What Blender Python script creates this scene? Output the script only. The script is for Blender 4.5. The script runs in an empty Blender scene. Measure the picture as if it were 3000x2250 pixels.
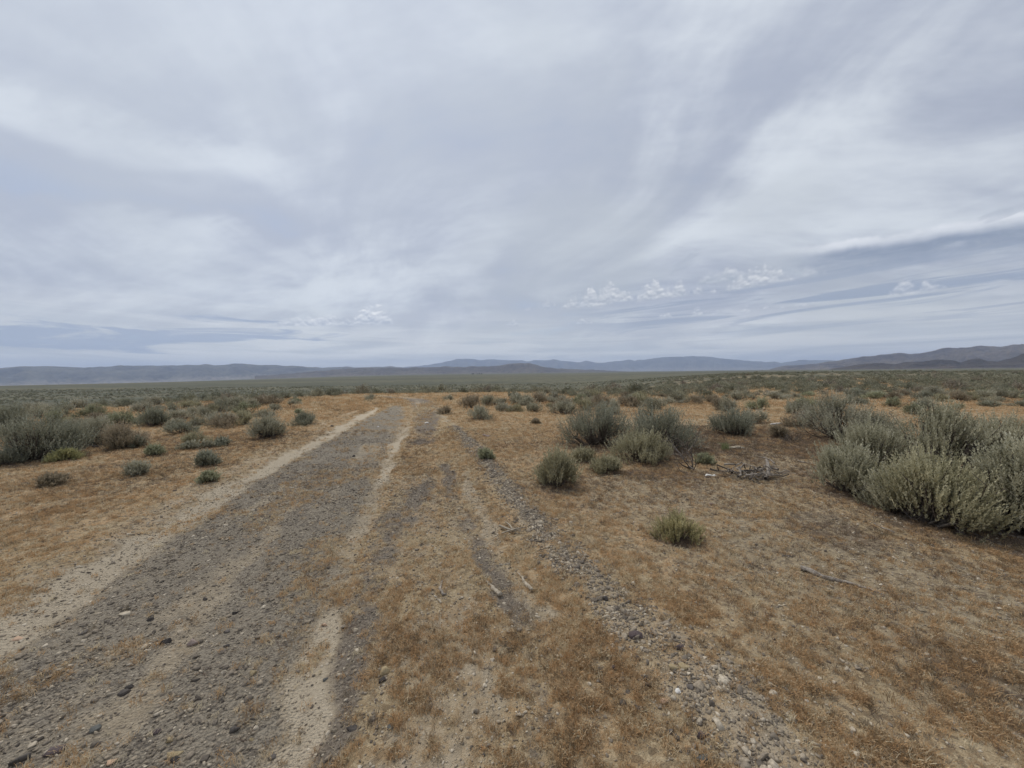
import bpy, math, random
import numpy as np
from mathutils import Matrix, Vector

R = math.radians
rng = np.random.default_rng(7)
S = bpy.context.scene
COL = S.collection

# ------------------------------------------------------------------ camera
CAM_H = 1.60
FOC = 1131.0                 # focal length in units of a 3000 px wide frame
PITCH, ROLL = R(-1.72), R(0.60)
fw = Vector((0, math.cos(PITCH), math.sin(PITCH)))
up0 = Vector((0, -math.sin(PITCH), math.cos(PITCH)))
rt0 = Vector((1, 0, 0))
rt = rt0 * math.cos(ROLL) - up0 * math.sin(ROLL)
up = up0 * math.cos(ROLL) + rt0 * math.sin(ROLL)
cam = bpy.data.cameras.new('camera')
camo = bpy.data.objects.new('camera', cam)
COL.objects.link(camo)
M = Matrix((rt, up, -fw)).transposed().to_4x4()
M.translation = Vector((0, 0, CAM_H))
camo.matrix_world = M
cam.sensor_fit = 'HORIZONTAL'
cam.sensor_width = 36.0
cam.lens = 36.0 * FOC / 3000.0
cam.clip_start = 0.05
cam.clip_end = 200000
S.camera = camo

# ------------------------------------------------------------------ render look
S.render.engine = 'CYCLES'
S.cycles.use_denoising = True
S.cycles.max_bounces = 4
S.cycles.diffuse_bounces = 2
S.cycles.transmission_bounces = 3
S.cycles.volume_bounces = 1
S.cycles.transparent_max_bounces = 8
S.view_settings.view_transform = 'Standard'
S.view_settings.look = 'None'
S.view_settings.exposure = 0.24
S.view_settings.gamma = 1.0
S.view_settings.use_curve_mapping = False

# ------------------------------------------------------------------ shader node helper
class V:
    """wraps a socket so that shader maths reads like maths"""
    def __init__(s, nt, sock): s.nt, s.k = nt, sock
    def _m(s, op, *a, clamp=False):
        n = s.nt.nodes.new('ShaderNodeMath'); n.operation = op; n.use_clamp = clamp
        for i, x in enumerate((s,) + a):
            if isinstance(x, V): s.nt.links.new(x.k, n.inputs[i])
            else: n.inputs[i].default_value = float(x)
        return V(s.nt, n.outputs[0])
    def __add__(s, o): return s._m('ADD', o)
    def __radd__(s, o): return s._m('ADD', o)
    def __sub__(s, o): return s._m('SUBTRACT', o)
    def __rsub__(s, o): return (s * -1.0) + o
    def __mul__(s, o): return s._m('MULTIPLY', o)
    def __rmul__(s, o): return s._m('MULTIPLY', o)
    def __truediv__(s, o): return s._m('DIVIDE', o)
    def pow(s, o): return s._m('POWER', o)
    def max(s, o): return s._m('MAXIMUM', o)
    def min(s, o): return s._m('MINIMUM', o)
    def abs(s): return s._m('ABSOLUTE')
    def clamp(s): return s._m('ADD', 0.0, clamp=True)
    def atan2(s, o): return s._m('ARCTAN2', o)
    def asin(s): return s._m('ARCSINE')
    def step(s, a, b, lo=0.0, hi=1.0):
        n = s.nt.nodes.new('ShaderNodeMapRange'); n.interpolation_type = 'SMOOTHSTEP'
        s.nt.links.new(s.k, n.inputs['Value'])
        for nm, x in (('From Min', a), ('From Max', b), ('To Min', lo), ('To Max', hi)):
            if isinstance(x, V): s.nt.links.new(x.k, n.inputs[nm])
            else: n.inputs[nm].default_value = x
        return V(s.nt, n.outputs['Result'])

def vec(nt, x, y, z):
    n = nt.nodes.new('ShaderNodeCombineXYZ')
    for i, a in enumerate((x, y, z)):
        if isinstance(a, V): nt.links.new(a.k, n.inputs[i])
        else: n.inputs[i].default_value = a
    return V(nt, n.outputs[0])
def sep(v):
    n = v.nt.nodes.new('ShaderNodeSeparateXYZ'); v.nt.links.new(v.k, n.inputs[0])
    return [V(v.nt, n.outputs[i]) for i in range(3)]
def noise(v, scale, detail=4, rough=0.55, dist=0.0, out='Fac', dims='3D'):
    n = v.nt.nodes.new('ShaderNodeTexNoise'); n.noise_dimensions = dims; v.nt.links.new(v.k, n.inputs['Vector'])
    n.inputs['Scale'].default_value = scale; n.inputs['Detail'].default_value = detail
    n.inputs['Roughness'].default_value = rough; n.inputs['Distortion'].default_value = dist
    return V(v.nt, n.outputs[out])
def voronoi(v, scale, feature='F1', out='Distance', rand=1.0):
    n = v.nt.nodes.new('ShaderNodeTexVoronoi'); n.voronoi_dimensions = '2D'; n.feature = feature; v.nt.links.new(v.k, n.inputs['Vector'])
    n.inputs['Scale'].default_value = scale; n.inputs['Randomness'].default_value = rand
    return V(v.nt, n.outputs[out])
def mixc(f, a, b, mode='MIX'):
    nt = next(x.nt for x in (f, a, b) if isinstance(x, V))
    n = nt.nodes.new('ShaderNodeMix'); n.data_type = 'RGBA'; n.blend_type = mode
    for i, x in ((0, f), (6, a), (7, b)):
        if isinstance(x, V): nt.links.new(x.k, n.inputs[i])
        elif i == 0: n.inputs[i].default_value = x
        else: n.inputs[i].default_value = (*x[:3], 1)
    return V(nt, n.outputs[2])
def attr(nt, name, typ='GEOMETRY', out='Fac'):
    n = nt.nodes.new('ShaderNodeAttribute'); n.attribute_type = typ; n.attribute_name = name
    return V(nt, n.outputs[out])

# ------------------------------------------------------------------ world: overcast sky with Nishita blue behind the cloud
SUN_EL, SUN_AZ = R(57), R(-38)         # azimuth from +Y, negative = to the left
sun_dir = Vector((math.sin(SUN_AZ) * math.cos(SUN_EL), math.cos(SUN_AZ) * math.cos(SUN_EL), math.sin(SUN_EL)))
W = bpy.data.worlds.new('World'); S.world = W; W.use_nodes = True
nt = W.node_tree; nt.nodes.clear()
W.cycles.sampling_method = 'NONE'
wo = nt.nodes.new('ShaderNodeOutputWorld'); bg = nt.nodes.new('ShaderNodeBackground')
nt.links.new(bg.outputs[0], wo.inputs[0])
sk = nt.nodes.new('ShaderNodeTexSky'); sk.sky_type = 'NISHITA'; sk.sun_disc = False
sk.sun_elevation = SUN_EL; sk.sun_rotation = SUN_AZ; sk.altitude = 1400
tc = nt.nodes.new('ShaderNodeTexCoord')
D = V(nt, tc.outputs['Generated'])
dx, dy, dz = sep(D)
az = dx.atan2(dy); el = dz.asin()
def n2d(x, y, seed, detail=4, rough=0.55, dist=0.0):
    n = nt.nodes.new('ShaderNodeTexNoise'); n.noise_dimensions = '2D'
    nt.links.new(vec(nt, x + seed * 7.31, y + seed * 3.17, 0.0).k, n.inputs['Vector'])
    n.inputs['Scale'].default_value = 1.0; n.inputs['Detail'].default_value = detail
    n.inputs['Roughness'].default_value = rough; n.inputs['Distortion'].default_value = dist
    return V(nt, n.outputs['Fac'])
zz = dz.max(0.0) + 0.26
px_, py_ = dx / zz, dy / zz                          # the cloud deck seen as a flat layer overhead
n1 = n2d(px_ * 1.25 + py_ * 0.45, py_ * 1.0 - px_ * 0.15, 0.4, 5, 0.58, 0.6)
n2 = n2d(px_ * 1.5 - py_ * 0.5, py_ * 3.6 + px_ * 0.8, 1.7, 5, 0.62)
n3 = n2d(px_ * 0.55, py_ * 0.45, 4.7, 1, 0.5)
dens = n1 * 0.50 + n2 * 0.30 + n3 * 0.26
sd = nt.nodes.new('ShaderNodeVectorMath'); sd.operation = 'DOT_PRODUCT'
nt.links.new(D.k, sd.inputs[0]); sd.inputs[1].default_value = sun_dir
glow = V(nt, sd.outputs['Value']).max(0.0)
lstr = el - (R(23.2) + (az + R(40)) * 0.05 + (n2 - 0.5) * R(5.0))     # one long bright streak high on the left, a blue gap below it
dens = dens + lstr.step(R(-2.2), R(-0.6)) * lstr.step(R(3.0), R(0.2)) * az.step(R(-26), R(-38)) * 0.13
dens = dens - (lstr + R(4.6)).step(R(-2.0), R(0.0)) * (lstr + R(4.6)).step(R(2.0), R(0.0)) * az.step(R(-22), R(-34)) * 0.10
bright = dens.step(0.43, 0.67)
glowf = glow.pow(2.5)
K = 10.0                                             # the Background strength is 0.1, so cloud radiance is given times ten
def C(r, g, b): return (r * K, g * K, b * K)
cl = mixc(bright, C(.335, .368, .452), C(.60, .64, .685))
grey = n2d(px_ * 0.9, py_ * 0.8, 8.8, 3, 0.55).step(0.42, 0.68)
cl = mixc(grey * 0.70 * az.step(R(-60), R(40), 0.6, 1.0), cl, C(.40, .435, .475))
cl = mixc(glowf * 0.45, cl, C(.68, .74, .83))
deck = cl                                            # above 17 degrees there is only the deck
# low sky: paler, streaked level bands
low = el.step(R(11), R(1.0))
bands = n2d(az * 2.6, el * 41.0, 3.0, 4, 0.6, 0.4)
cl = mixc(low * 0.8, cl, mixc(bands.step(0.36, 0.64), C(.51, .54, .565), C(.72, .73, .72)))
# level grey streaks on the right, blue-grey streaks on the left
st = n2d(az * 3.4, (el - az * 0.03) * 50.0, 2.0, 5, 0.6, 0.6)
stm = st.step(0.47, 0.61) * (1.0 - ((el - R(8.0)) / R(4.2)).abs()).max(0.0).pow(0.6) * az.step(R(2), R(22))
cl = mixc(stm * 0.9, cl, C(.285, .335, .43))
lb = n2d(az * 4.6, el * 44.0, 6.0, 5, 0.62, 0.5)
lline = el - (R(6.2) + (az + R(20)) * 0.075)
lbm = (lb - (lline / R(1.9)).abs().pow(2.0) * 0.16 - az.step(R(-24), R(-16)) * 0.4 + az.step(R(-30), R(-46)) * 0.05).step(0.42, 0.58)
cl = mixc(lbm * 0.85, cl, C(.315, .375, .49))

def puffs(a, e, sc, seed):
    """rounded lumps: domes on scattered cells, two sizes"""
    r = None
    for k, w in ((1.0, 0.65), (2.3, 0.35)):
        n = nt.nodes.new('ShaderNodeTexVoronoi'); n.voronoi_dimensions = '2D'; n.feature = 'F1'
        nt.links.new(vec(nt, a * sc * k * 0.75 + seed, e * sc * k * 1.25 + seed * 0.7, 0.0).k, n.inputs['Vector']); n.inputs['Scale'].default_value = 1.0
        d = (1.0 - V(nt, n.outputs['Distance']).pow(2.0) * 1.6).max(0.0)
        r = d * w if r is None else r + d * w
    return r * 0.55 + n2d(a * sc * 0.8, e * sc * 1.1, seed, 4, 0.6) * 0.62 - 0.05
def heaps(cl, el0, hgt, seed, strength, white, dark, sc=52.0, soft=0.30):
    """heaped cloud with a level base and a lumpy, lit top; hgt is its height in radians"""
    wx = (n2d(az * 30.0, el * 30.0, seed, 2) - 0.5) * R(0.9)
    a, e = az + wx, el + wx * 0.6
    b0 = puffs(a, e, sc, seed); b1 = puffs(a + R(0.10), e + R(0.30), sc, seed)
    up_ = el - el0
    m = up_.step(R(-0.15), R(0.35)) * (hgt * (0.45 + b0 * 0.75) - up_).step(0.0, R(soft)) * hgt.step(R(0.15), R(0.6))
    lit = ((b0 - b1) * 1.3 + up_ / hgt.max(R(0.4)) * 0.60 + 0.12).clamp()
    return mixc(m * strength, cl, mixc(lit, dark, white))
h2 = ((n2d(az * 8.0, az * 0.0, 5.0, 3, 0.6) - 0.44) * R(13.0)).max(0.0) * az.step(R(-2), R(14))
cl = heaps(cl, R(10.6) + az * 0.02, h2, 21.3, 0.75, C(.66, .675, .70), C(.34, .385, .45), 34.0, 1.0)
h1 = ((n2d(az * 11.0, az * 0.0, 3.0, 4, 0.65) - 0.38) * R(11.5)).max(0.0) * az.step(R(-9), R(3)) * az.step(R(46), R(30), 0.6, 1.0)
base1 = R(8.9) + az * 0.04 + (n2d(az * 4.0, az * 0.0, 9.0, 2) - 0.5) * R(1.8)
cl = heaps(cl, base1, h1, 3.1, 0.92, C(.70, .71, .73), C(.385, .42, .48), 54.0, 1.3)
h3 = ((n2d(az * 11.0, az * 0.0, 12.0, 3, 0.6) - 0.47) * R(9.0)).max(0.0) * az.step(R(-6), R(4))
cl = heaps(cl, R(6.6) + az * 0.02, h3, 14.2, 0.7, C(.70, .71, .73), C(.38, .42, .49), 70.0, 0.6)
hp = (1.0 - ((az - R(-19.4)) / R(2.9)).pow(2.0)).max(0.0) * R(3.0) + (1.0 - ((az - R(-26.5)) / R(6.5)).pow(2.0)).max(0.0) * R(1.7)
cl = heaps(cl, R(6.7) + (az - R(-20)) * 0.06, hp, 11.7, 0.92, C(.80, .81, .83), C(.40, .445, .525), 56.0, 0.8)
# right: the long shelf cloud, white along its top edge, slate below
wob = n2d(az * 9.0, az * 0.0, 5.0, 4, 0.62) - 0.5
top = R(14.3) - (az - R(36)) * 0.06 + wob * R(1.7)
u = top - el                                           # angle below the edge
inx = az.step(R(33.0), R(42))
sh_t = n2d(az * 7.0, (el - az * 0.02) * 34.0, 9.0, 5, 0.62, 0.3)
under = u.step(R(0.3), R(1.2)) * (u + (sh_t - 0.5) * R(3.5)).step(R(4.0), R(1.6)) * inx
edge = u.step(R(-0.25), R(0.25)) * u.step(R(1.5), R(0.0)) * inx
cl = mixc(under * sh_t.step(0.25, 0.6, 0.55, 0.95), cl, C(.215, .26, .35))
cl = mixc(edge * (sh_t + wob).step(0.25, 0.70, 0.25, 0.95), cl, C(.70, .72, .765))
# small dark wisps hanging below the deck
wp = n2d(az * 8.0, (el - az * 0.30) * 26.0, 1.0, 4, 0.5, 0.3)
wpm = wp.step(0.63, 0.72) * el.step(R(9), R(11)) * el.step(R(17), R(15)) * az.step(R(4), R(14))
cl = mixc(wpm * 0.45, cl, C(.36, .40, .47))
cover_ = dens.step(0.30, 0.46, 0.80, 0.97)
skc = V(nt, sk.outputs[0])
bg2 = nt.nodes.new('ShaderNodeBackground'); mxs = nt.nodes.new('ShaderNodeMixShader')
nt.links.new(mixc(cover_, skc, deck).k, bg.inputs['Color'])
nt.links.new(mixc(dz.step(-0.02, -0.10), mixc(cover_, skc, cl), C(.20, .19, .16)).k, bg2.inputs['Color'])
bg.inputs['Strength'].default_value = 0.10; bg2.inputs['Strength'].default_value = 0.10
nt.links.new(el._m('LESS_THAN', R(17)).k, mxs.inputs[0])
nt.links.new(bg.outputs[0], mxs.inputs[1]); nt.links.new(bg2.outputs[0], mxs.inputs[2]); nt.links.new(mxs.outputs[0], wo.inputs[0])

sl = bpy.data.lights.new('sun', 'SUN'); sl.energy = 1.5; sl.angle = R(10); sl.color = (1.0, 0.95, 0.87)
so = bpy.data.objects.new('sun', sl); COL.objects.link(so)
so.rotation_euler = sun_dir.to_track_quat('Z', 'Y').to_euler()

# ------------------------------------------------------------------ numpy helpers
def smooth(a, b, x):
    t = np.clip((x - a) / (b - a), 0, 1); return t * t * (3 - 2 * t)
def _hash(ix, iy, s):
    with np.errstate(over='ignore'):
        h = (ix.astype(np.int64) * 374761393 + iy.astype(np.int64) * 668265263 + s * 1442695041) & 0xFFFFFFFF
        h = ((h ^ (h >> 13)) * 1274126177) & 0xFFFFFFFF
        h = h ^ (h >> 16)
    return (h & 0xFFFFFF) / float(0xFFFFFF)
def vnoise(x, y, s=0):
    ix, iy = np.floor(x), np.floor(y); fx, fy = x - ix, y - iy
    fx = fx * fx * (3 - 2 * fx); fy = fy * fy * (3 - 2 * fy)
    a, b = _hash(ix, iy, s), _hash(ix + 1, iy, s); c, d = _hash(ix, iy + 1, s), _hash(ix + 1, iy + 1, s)
    return (a + (b - a) * fx) * (1 - fy) + (c + (d - c) * fx) * fy
def fbm(x, y, s=0, o=4, g=0.5):
    r = 0; a = 1; t = 0
    for i in range(o):
        r = r + a * vnoise(x * 2 ** i + 17.1 * i, y * 2 ** i - 9.7 * i, s + i); t += a; a *= g
    return r / t
def mesh(name, v, f, mats=(), smooth_shade=False, mat_idx=None, attrs=None):
    v = np.asarray(v, np.float32); me = bpy.data.meshes.new(name)
    fl = f if isinstance(f, list) else [f]
    fl = [np.asarray(q, np.int32) for q in fl if len(q)]
    me.vertices.add(len(v)); me.vertices.foreach_set('co', v.ravel())
    tot = np.concatenate([np.full(len(q), q.shape[1], np.int32) for q in fl])
    lv = np.concatenate([q.ravel() for q in fl])
    me.loops.add(len(lv)); me.loops.foreach_set('vertex_index', lv)
    me.polygons.add(len(tot)); st = np.concatenate([[0], np.cumsum(tot)[:-1]]).astype(np.int32)
    me.polygons.foreach_set('loop_start', st); me.polygons.foreach_set('loop_total', tot)
    if mat_idx is not None: me.polygons.foreach_set('material_index', np.asarray(mat_idx, np.int32))
    if smooth_shade: me.polygons.foreach_set('use_smooth', np.ones(len(tot), bool))
    for k, a in (attrs or {}).items():
        at = me.attributes.new(k, 'FLOAT', 'POINT'); at.data.foreach_set('value', np.asarray(a, np.float32))
    for m in mats: me.materials.append(m)
    me.update(calc_edges=True); me.validate()
    return me
def link(name, me, parent=None, label=None, cat=None, group=None, kind=None):
    o = bpy.data.objects.new(name, me); COL.objects.link(o)
    if parent is not None: o.parent = parent
    for k, x in (('label', label), ('category', cat), ('group', group), ('kind', kind)):
        if x: o[k] = x
    return o
def polyline_dist(x, y, pts):
    """distance to a polyline and the parameter along it (in points)"""
    best = np.full(x.shape, 1e9); par = np.zeros(x.shape)
    for i in range(len(pts) - 1):
        ax, ay = pts[i][:2]; bx, by = pts[i + 1][:2]
        L = (bx - ax) ** 2 + (by - ay) ** 2
        t = np.clip(((x - ax) * (bx - ax) + (y - ay) * (by - ay)) / L, 0, 1)
        d = np.hypot(x - ax - t * (bx - ax), y - ay - t * (by - ay))
        m = d < best; best = np.where(m, d, best); par = np.where(m, i + t, par)
    return best, par
def strip(x, y, pts, soft=0.5):
    """1 inside a strip of varying half width (third value), 0 outside"""
    d, p = polyline_dist(x, y, pts)
    hw = np.interp(p, np.arange(len(pts)), [q[2] for q in pts])
    return 1 - smooth(1 - soft, 1 + soft, d / hw)

# ------------------------------------------------------------------ the lie of the land, in metres
GRAVEL = [(-2.0, -1, 1.3), (-2.1, 1.2, 1.25), (-2.35, 2.6, 1.1), (-3.3, 6.8, 1.05), (-4.0, 10, 1.0), (-4.55, 13.5, .85), (-5.1, 16.5, .6), (-5.9, 19.5, .25)]
LRUT = [(-3.2, 1.2, .30), (-3.3, 2.73, .27), (-3.42, 3.3, .24), (-3.72, 4.35, .20), (-4.15, 5.9, .19), (-4.5, 8, .2), (-5.2, 11.9, .22), (-6.0, 16.3, .2), (-6.6, 18.5, .08)]
LMARG = [(-3.9, 1.0, .40), (-3.75, 2.7, .38), (-3.9, 4, .34), (-4.5, 6.2, .36), (-5.3, 9.2, .42), (-6.2, 13.5, .35), (-6.9, 17, .15)]
RRUT = [(-.85, 1.0, .12), (-1.0, 1.8, .13), (-1.14, 2.1, .14), (-1.31, 2.7, .13), (-1.46, 3.36, .12), (-1.66, 4.35, .11), (-2.05, 5.9, .12), (-2.5, 8, .14), (-2.97, 10.5, .16), (-3.65, 13.8, .19), (-4.3, 17.3, .18), (-5.4, 21.9, .14), (-6.6, 25.5, .08)]
WHEEL = [(-.75, 1.0, .17), (-.93, 2.06, .17), (-1.12, 2.98, .2), (-1.25, 4.2, .24), (-1.42, 5.6, .24), (-2.02, 8.5, .26), (-2.6, 11.4, .36), (-3.4, 15.3, .5), (-4.75, 20.5, .7), (-6.4, 25.2, .7), (-9.5, 28.6, .5)]
RUT2 = [(-1.25, 6.8, .08), (-1.06, 5.9, .12), (-.70, 4.8, .13), (-.40, 3.84, .13), (-.25, 3.45, .11), (-.09, 2.92, .12), (.03, 2.44, .12), (.08, 1.9, .13), (.10, 1.2, .13)]
PALE1 = [(-.62, 4.3, .12), (-.5, 3.7, .22), (-.46, 3.0, .30), (-.42, 2.23, .30), (-.33, 1.79, .28), (-.3, 1.0, .28)]
PALE2 = [(-.85, 6.2, .08), (-.36, 4.5, .1), (-.17, 3.74, .1), (.0, 3.05, .1), (.13, 2.53, .08)]
BERM = [(-4.3, 19, .1), (-3.3, 16, .14), (-1.75, 11.4, .15), (-.9, 8.5, .15), (-.37, 6.45, .15), (-.1, 5.4, .17), (.12, 4.35, .15), (.32, 3.64, .15), (.47, 3.12, .16), (.61, 2.74, .19), (.72, 2.44, .21), (.82, 2.23, .22), (.90, 2.03, .22), (1.0, 1.76, .23), (1.1, 1.4, .23), (1.2, .8, .23)]
ROADWAY = [(-2.0, -1, 2.3), (-1.9, 1.2, 2.3), (-2.3, 3, 2.3), (-3.0, 7, 2.4), (-4.0, 12, 2.8), (-4.8, 17, 3.2), (-6.6, 22.5, 3.4), (-9, 28, 3.2), (-12, 32, 2.0)]

def base_z(x, y):
    """large shape: a level bench that falls away beyond 40 m except to the right, then a wide basin"""
    d = np.hypot(x, y); a = np.arctan2(x, np.maximum(y, 1e-3))
    side = smooth(R(34), R(6), a)
    n = (fbm(x / 60, y / 60, 5, 3) - .5)
    crest = 24 + 10 * n
    drop = side * 12. * (1 - np.exp(-np.maximum(d - crest, 0) / 170.)) * smooth(0, 26, d - crest)
    right = (1 - side) * (4.5 * smooth(150, 900, d))
    tilt = 0.0165 * np.maximum(-x, 0) * smooth(200, 4000, d) * smooth(R(-4), R(-48), a)
    rise = .010 * np.maximum(d - 30, 0) * smooth(R(24), R(44), a) * smooth(120, 30, d)
    roll = (fbm(x / 24 + 3, y / 24, 11, 3) - .5) * .9 * smooth(14, 45, d) * smooth(3000, 300, d)
    return -drop - right - tilt + roll + (fbm(x / 7, y / 7, 21, 3) - .5) * .16 * smooth(6, 16, d)
def ground_z(x, y):
    x = np.asarray(x, float); y = np.asarray(y, float)
    z = base_z(x, y)
    near = y < 45
    xx, yy = np.where(near, x, 500.), np.where(near, y, 500.)
    n = fbm(xx * 1.3, yy * 1.3, 31, 4); m = fbm(xx * 7, yy * 7, 41, 3)
    z = z + (n - .5) * .05 + (m - .5) * .018
    z = z - .035 * strip(xx, yy, LRUT, .8) - .03 * strip(xx, yy, RRUT, .8) - .022 * strip(xx, yy, WHEEL, .8) - .03 * strip(xx, yy, RUT2, .8)
    z = z + .035 * strip(xx, yy, BERM, .9) - .03 * strip(xx, yy, GRAVEL, .3)
    return z
def gz(x, y): return float(ground_z(np.array([x]), np.array([y]))[0])

def ray(px, py):
    d = fw * FOC + rt * (px - 1500) - up * (py - 1125); return d.normalized()
def at(px, py):
    """the point of the land that a surveyed sight line meets"""
    d = ray(px, py); t = .5 * 1.03 ** np.arange(380)
    for _ in range(3):
        below = CAM_H + d.z * t < ground_z(d.x * t, d.y * t)
        i = int(np.argmax(below)); assert below[i], (px, py)
        lo, hi = t[max(i - 1, 0)], t[i]; t = np.linspace(lo, hi, 40)
    return Vector((0, 0, CAM_H)) + d * float(hi)

# ------------------------------------------------------------------ materials
def new_mat(name):
    m = bpy.data.materials.new(name); m.use_nodes = True
    b = m.node_tree.nodes['Principled BSDF']
    b.inputs['Roughness'].default_value = .9
    b.inputs['Specular IOR Level'].default_value = .15
    return m, m.node_tree, b
def bump(nt, b, h, dist, strength=1.0):
    n = nt.nodes.new('ShaderNodeBump'); n.inputs['Distance'].default_value = dist; n.inputs['Strength'].default_value = strength
    nt.links.new(h.k, n.inputs['Height']); nt.links.new(n.outputs[0], b.inputs['Normal'])

def ground_material():
    m, nt, b = new_mat('ground_soil')
    g = nt.nodes.new('ShaderNodeNewGeometry'); P = V(nt, g.outputs['Position'])
    x, y, z = sep(P); flat = vec(nt, x, y, 0.0)
    dist = (x * x + y * y).pow(.5)
    A = lambda k: attr(nt, k)
    nA = noise(flat, 2.3, 5, .62, dims='2D'); nB = noise(flat, 9.0, 5, .65, dims='2D'); nC = noise(flat, 55., 3, .6, dims='2D'); nD = noise(flat, .23, 4, .6, dims='2D')
    spk = voronoi(flat, 75., out='Color'); spk2 = voronoi(flat, 32., out='Color')
    sr = sep(spk)[0]; sr2 = sep(spk2)[1]
    # dry grass litter
    c = mixc(nB.step(.32, .68), (.29, .21, .125), (.45, .35, .22))
    c = mixc(nA.step(.40, .62) * .75, c, (.49, .305, .155))
    c = mixc(nD.step(.45, .62) * .45, c, (.38, .285, .165))
    c = mixc(sr.step(.45, .95) * .6, c, (.56, .45, .29))
    c = mixc(sr2.step(.42, .1) * .55, c, (.13, .095, .06))
    brown = (A('brown') + (nA - .5) * .9 + (nB - .5) * .3).step(.42, .62)  # brown weed patches; painted contact shade round bush feet joins this mask
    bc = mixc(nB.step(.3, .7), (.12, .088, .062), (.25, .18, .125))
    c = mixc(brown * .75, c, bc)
    # bare tan soil
    soil = mixc((nB * .6 + nC * .4).step(.34, .66), (.30, .235, .15), (.43, .35, .235))
    sm = (A('soil') + (nA - .5) * .75 + (nB - .5) * .45).step(.44, .58)
    soil = mixc(sr2.step(.35, .1) * .6, soil, (.14, .11, .08))
    c = mixc(sm * .85, c, soil)
    # road gravel
    gcol = mixc(nC.step(.28, .72), (.18, .153, .117), (.36, .308, .238))
    gcol = mixc(sr.step(.55, 1.) * .5, gcol, (.40, .34, .26))
    gcol = mixc(sr2.step(.22, .0) * .6, gcol, (.07, .06, .055))
    gcol = mixc(nA.step(.42, .66) * .45, gcol, (.34, .29, .22))
    gm = (A('gravel') + (nA - .5) * .8 + (nB - .5) * .5).step(.30, .72)
    c = mixc(gm, c, gcol)
    # dark wheel gravel
    dcol = mixc(nC.step(.3, .7), (.115, .098, .083), (.25, .213, .173))
    dm = (A('dark') + (nA - .5) * .7 + (nB - .5) * .6).step(.36, .70)
    c = mixc(dm * .85, c, dcol)
    # pale silt
    silt = mixc(nB.step(.3, .7), (.36, .29, .20), (.49, .405, .29))
    silt = mixc(sr.step(.7, 1.) * .4, silt, (.20, .16, .12))
    pm = (A('silt') + (nA - .5) * .9 + (nB - .5) * .8).step(.26, .82)
    c = mixc(pm * .85, c, silt)
    c = mixc((A('silt') + (nB - .5) * .5).step(.78, 1.0) * .7, c, (.54, .455, .335))
    # sagebrush flat, too far away to tell the bushes apart
    f1 = noise(vec(nt, x * .004, y * .004, 0.0), 3.0, 5, .6, dims='2D'); f2 = noise(vec(nt, x * .07, y * .02, 0.0), 1.0, 5, .65, dims='2D')
    f3 = noise(vec(nt, x * .0006, y * .0035, 0.0), 1.4, 4, .6, dims='2D')
    fc = mixc(f2.step(.3, .7), (.090, .092, .062), (.158, .148, .096))
    fc = mixc(f1.step(.5, .68) * .55, fc, (.185, .158, .100))
    fc = mixc((noise(flat, .09, 4, .6, dims='2D').step(.48, .62)) * dist.step(320., 90.) * .75, fc, (.33, .245, .145))
    fc = mixc(f3.step(.50, .60) * .55, fc, (.072, .078, .056))
    fc = mixc(f3.step(.36, .28) * .5, fc, (.20, .165, .115))
    far = (dist + (nD - .5) * 60.).step(32., 120.)
    c = mixc(far, c, fc)
    nt.links.new(c.k, b.inputs['Base Color']); b.inputs['Roughness'].default_value = .95
    pebble = voronoi(flat, 60.); peb2 = voronoi(flat, 140.)
    h = nB * .30 + nC * .45 + noise(flat, 170., 2, .6, dims='2D') * .22 - pebble * gm * .55 - peb2 * .15
    nearf = dist.step(40., 4.)
    bump(nt, b, h * nearf, .035, .9)
    return m

def instanced_mat(name, cols, trans=0.0, rough=.9, noise_scale=60., grain=.25, typ='INSTANCER'):
    """colour from the ramp `cols`, picked by each piece's own tint"""
    m, nt, b = new_mat(name)
    t = attr(nt, 'tint', typ)
    r = nt.nodes.new('ShaderNodeValToRGB'); nt.links.new(t.k, r.inputs[0])
    e = r.color_ramp.elements
    while len(e) < len(cols): e.new(.5)
    for i, c in enumerate(cols): e[i].position = i / (len(cols) - 1); e[i].color = (*c, 1)
    g = nt.nodes.new('ShaderNodeNewGeometry')
    n = noise(V(nt, g.outputs['Position']), noise_scale, 4, .6)
    c = mixc(n.step(.3, .7) * grain * 2, V(nt, r.outputs[0]), (.06, .05, .04), 'MIX') if grain < 0 else mixc(1.0, V(nt, r.outputs[0]), mixc(n.step(.3, .7), (1 - grain,) * 3, (1 + grain,) * 3), 'MULTIPLY')
    nt.links.new(c.k, b.inputs['Base Color']); b.inputs['Roughness'].default_value = rough
    if trans:
        tr = nt.nodes.new('ShaderNodeBsdfTranslucent'); nt.links.new(c.k, tr.inputs[0])
        mx = nt.nodes.new('ShaderNodeMixShader'); mx.inputs[0].default_value = trans
        nt.links.new(b.outputs[0], mx.inputs[1]); nt.links.new(tr.outputs[0], mx.inputs[2])
        nt.links.new(mx.outputs[0], nt.nodes['Material Output'].inputs[0])
    return m

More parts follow.
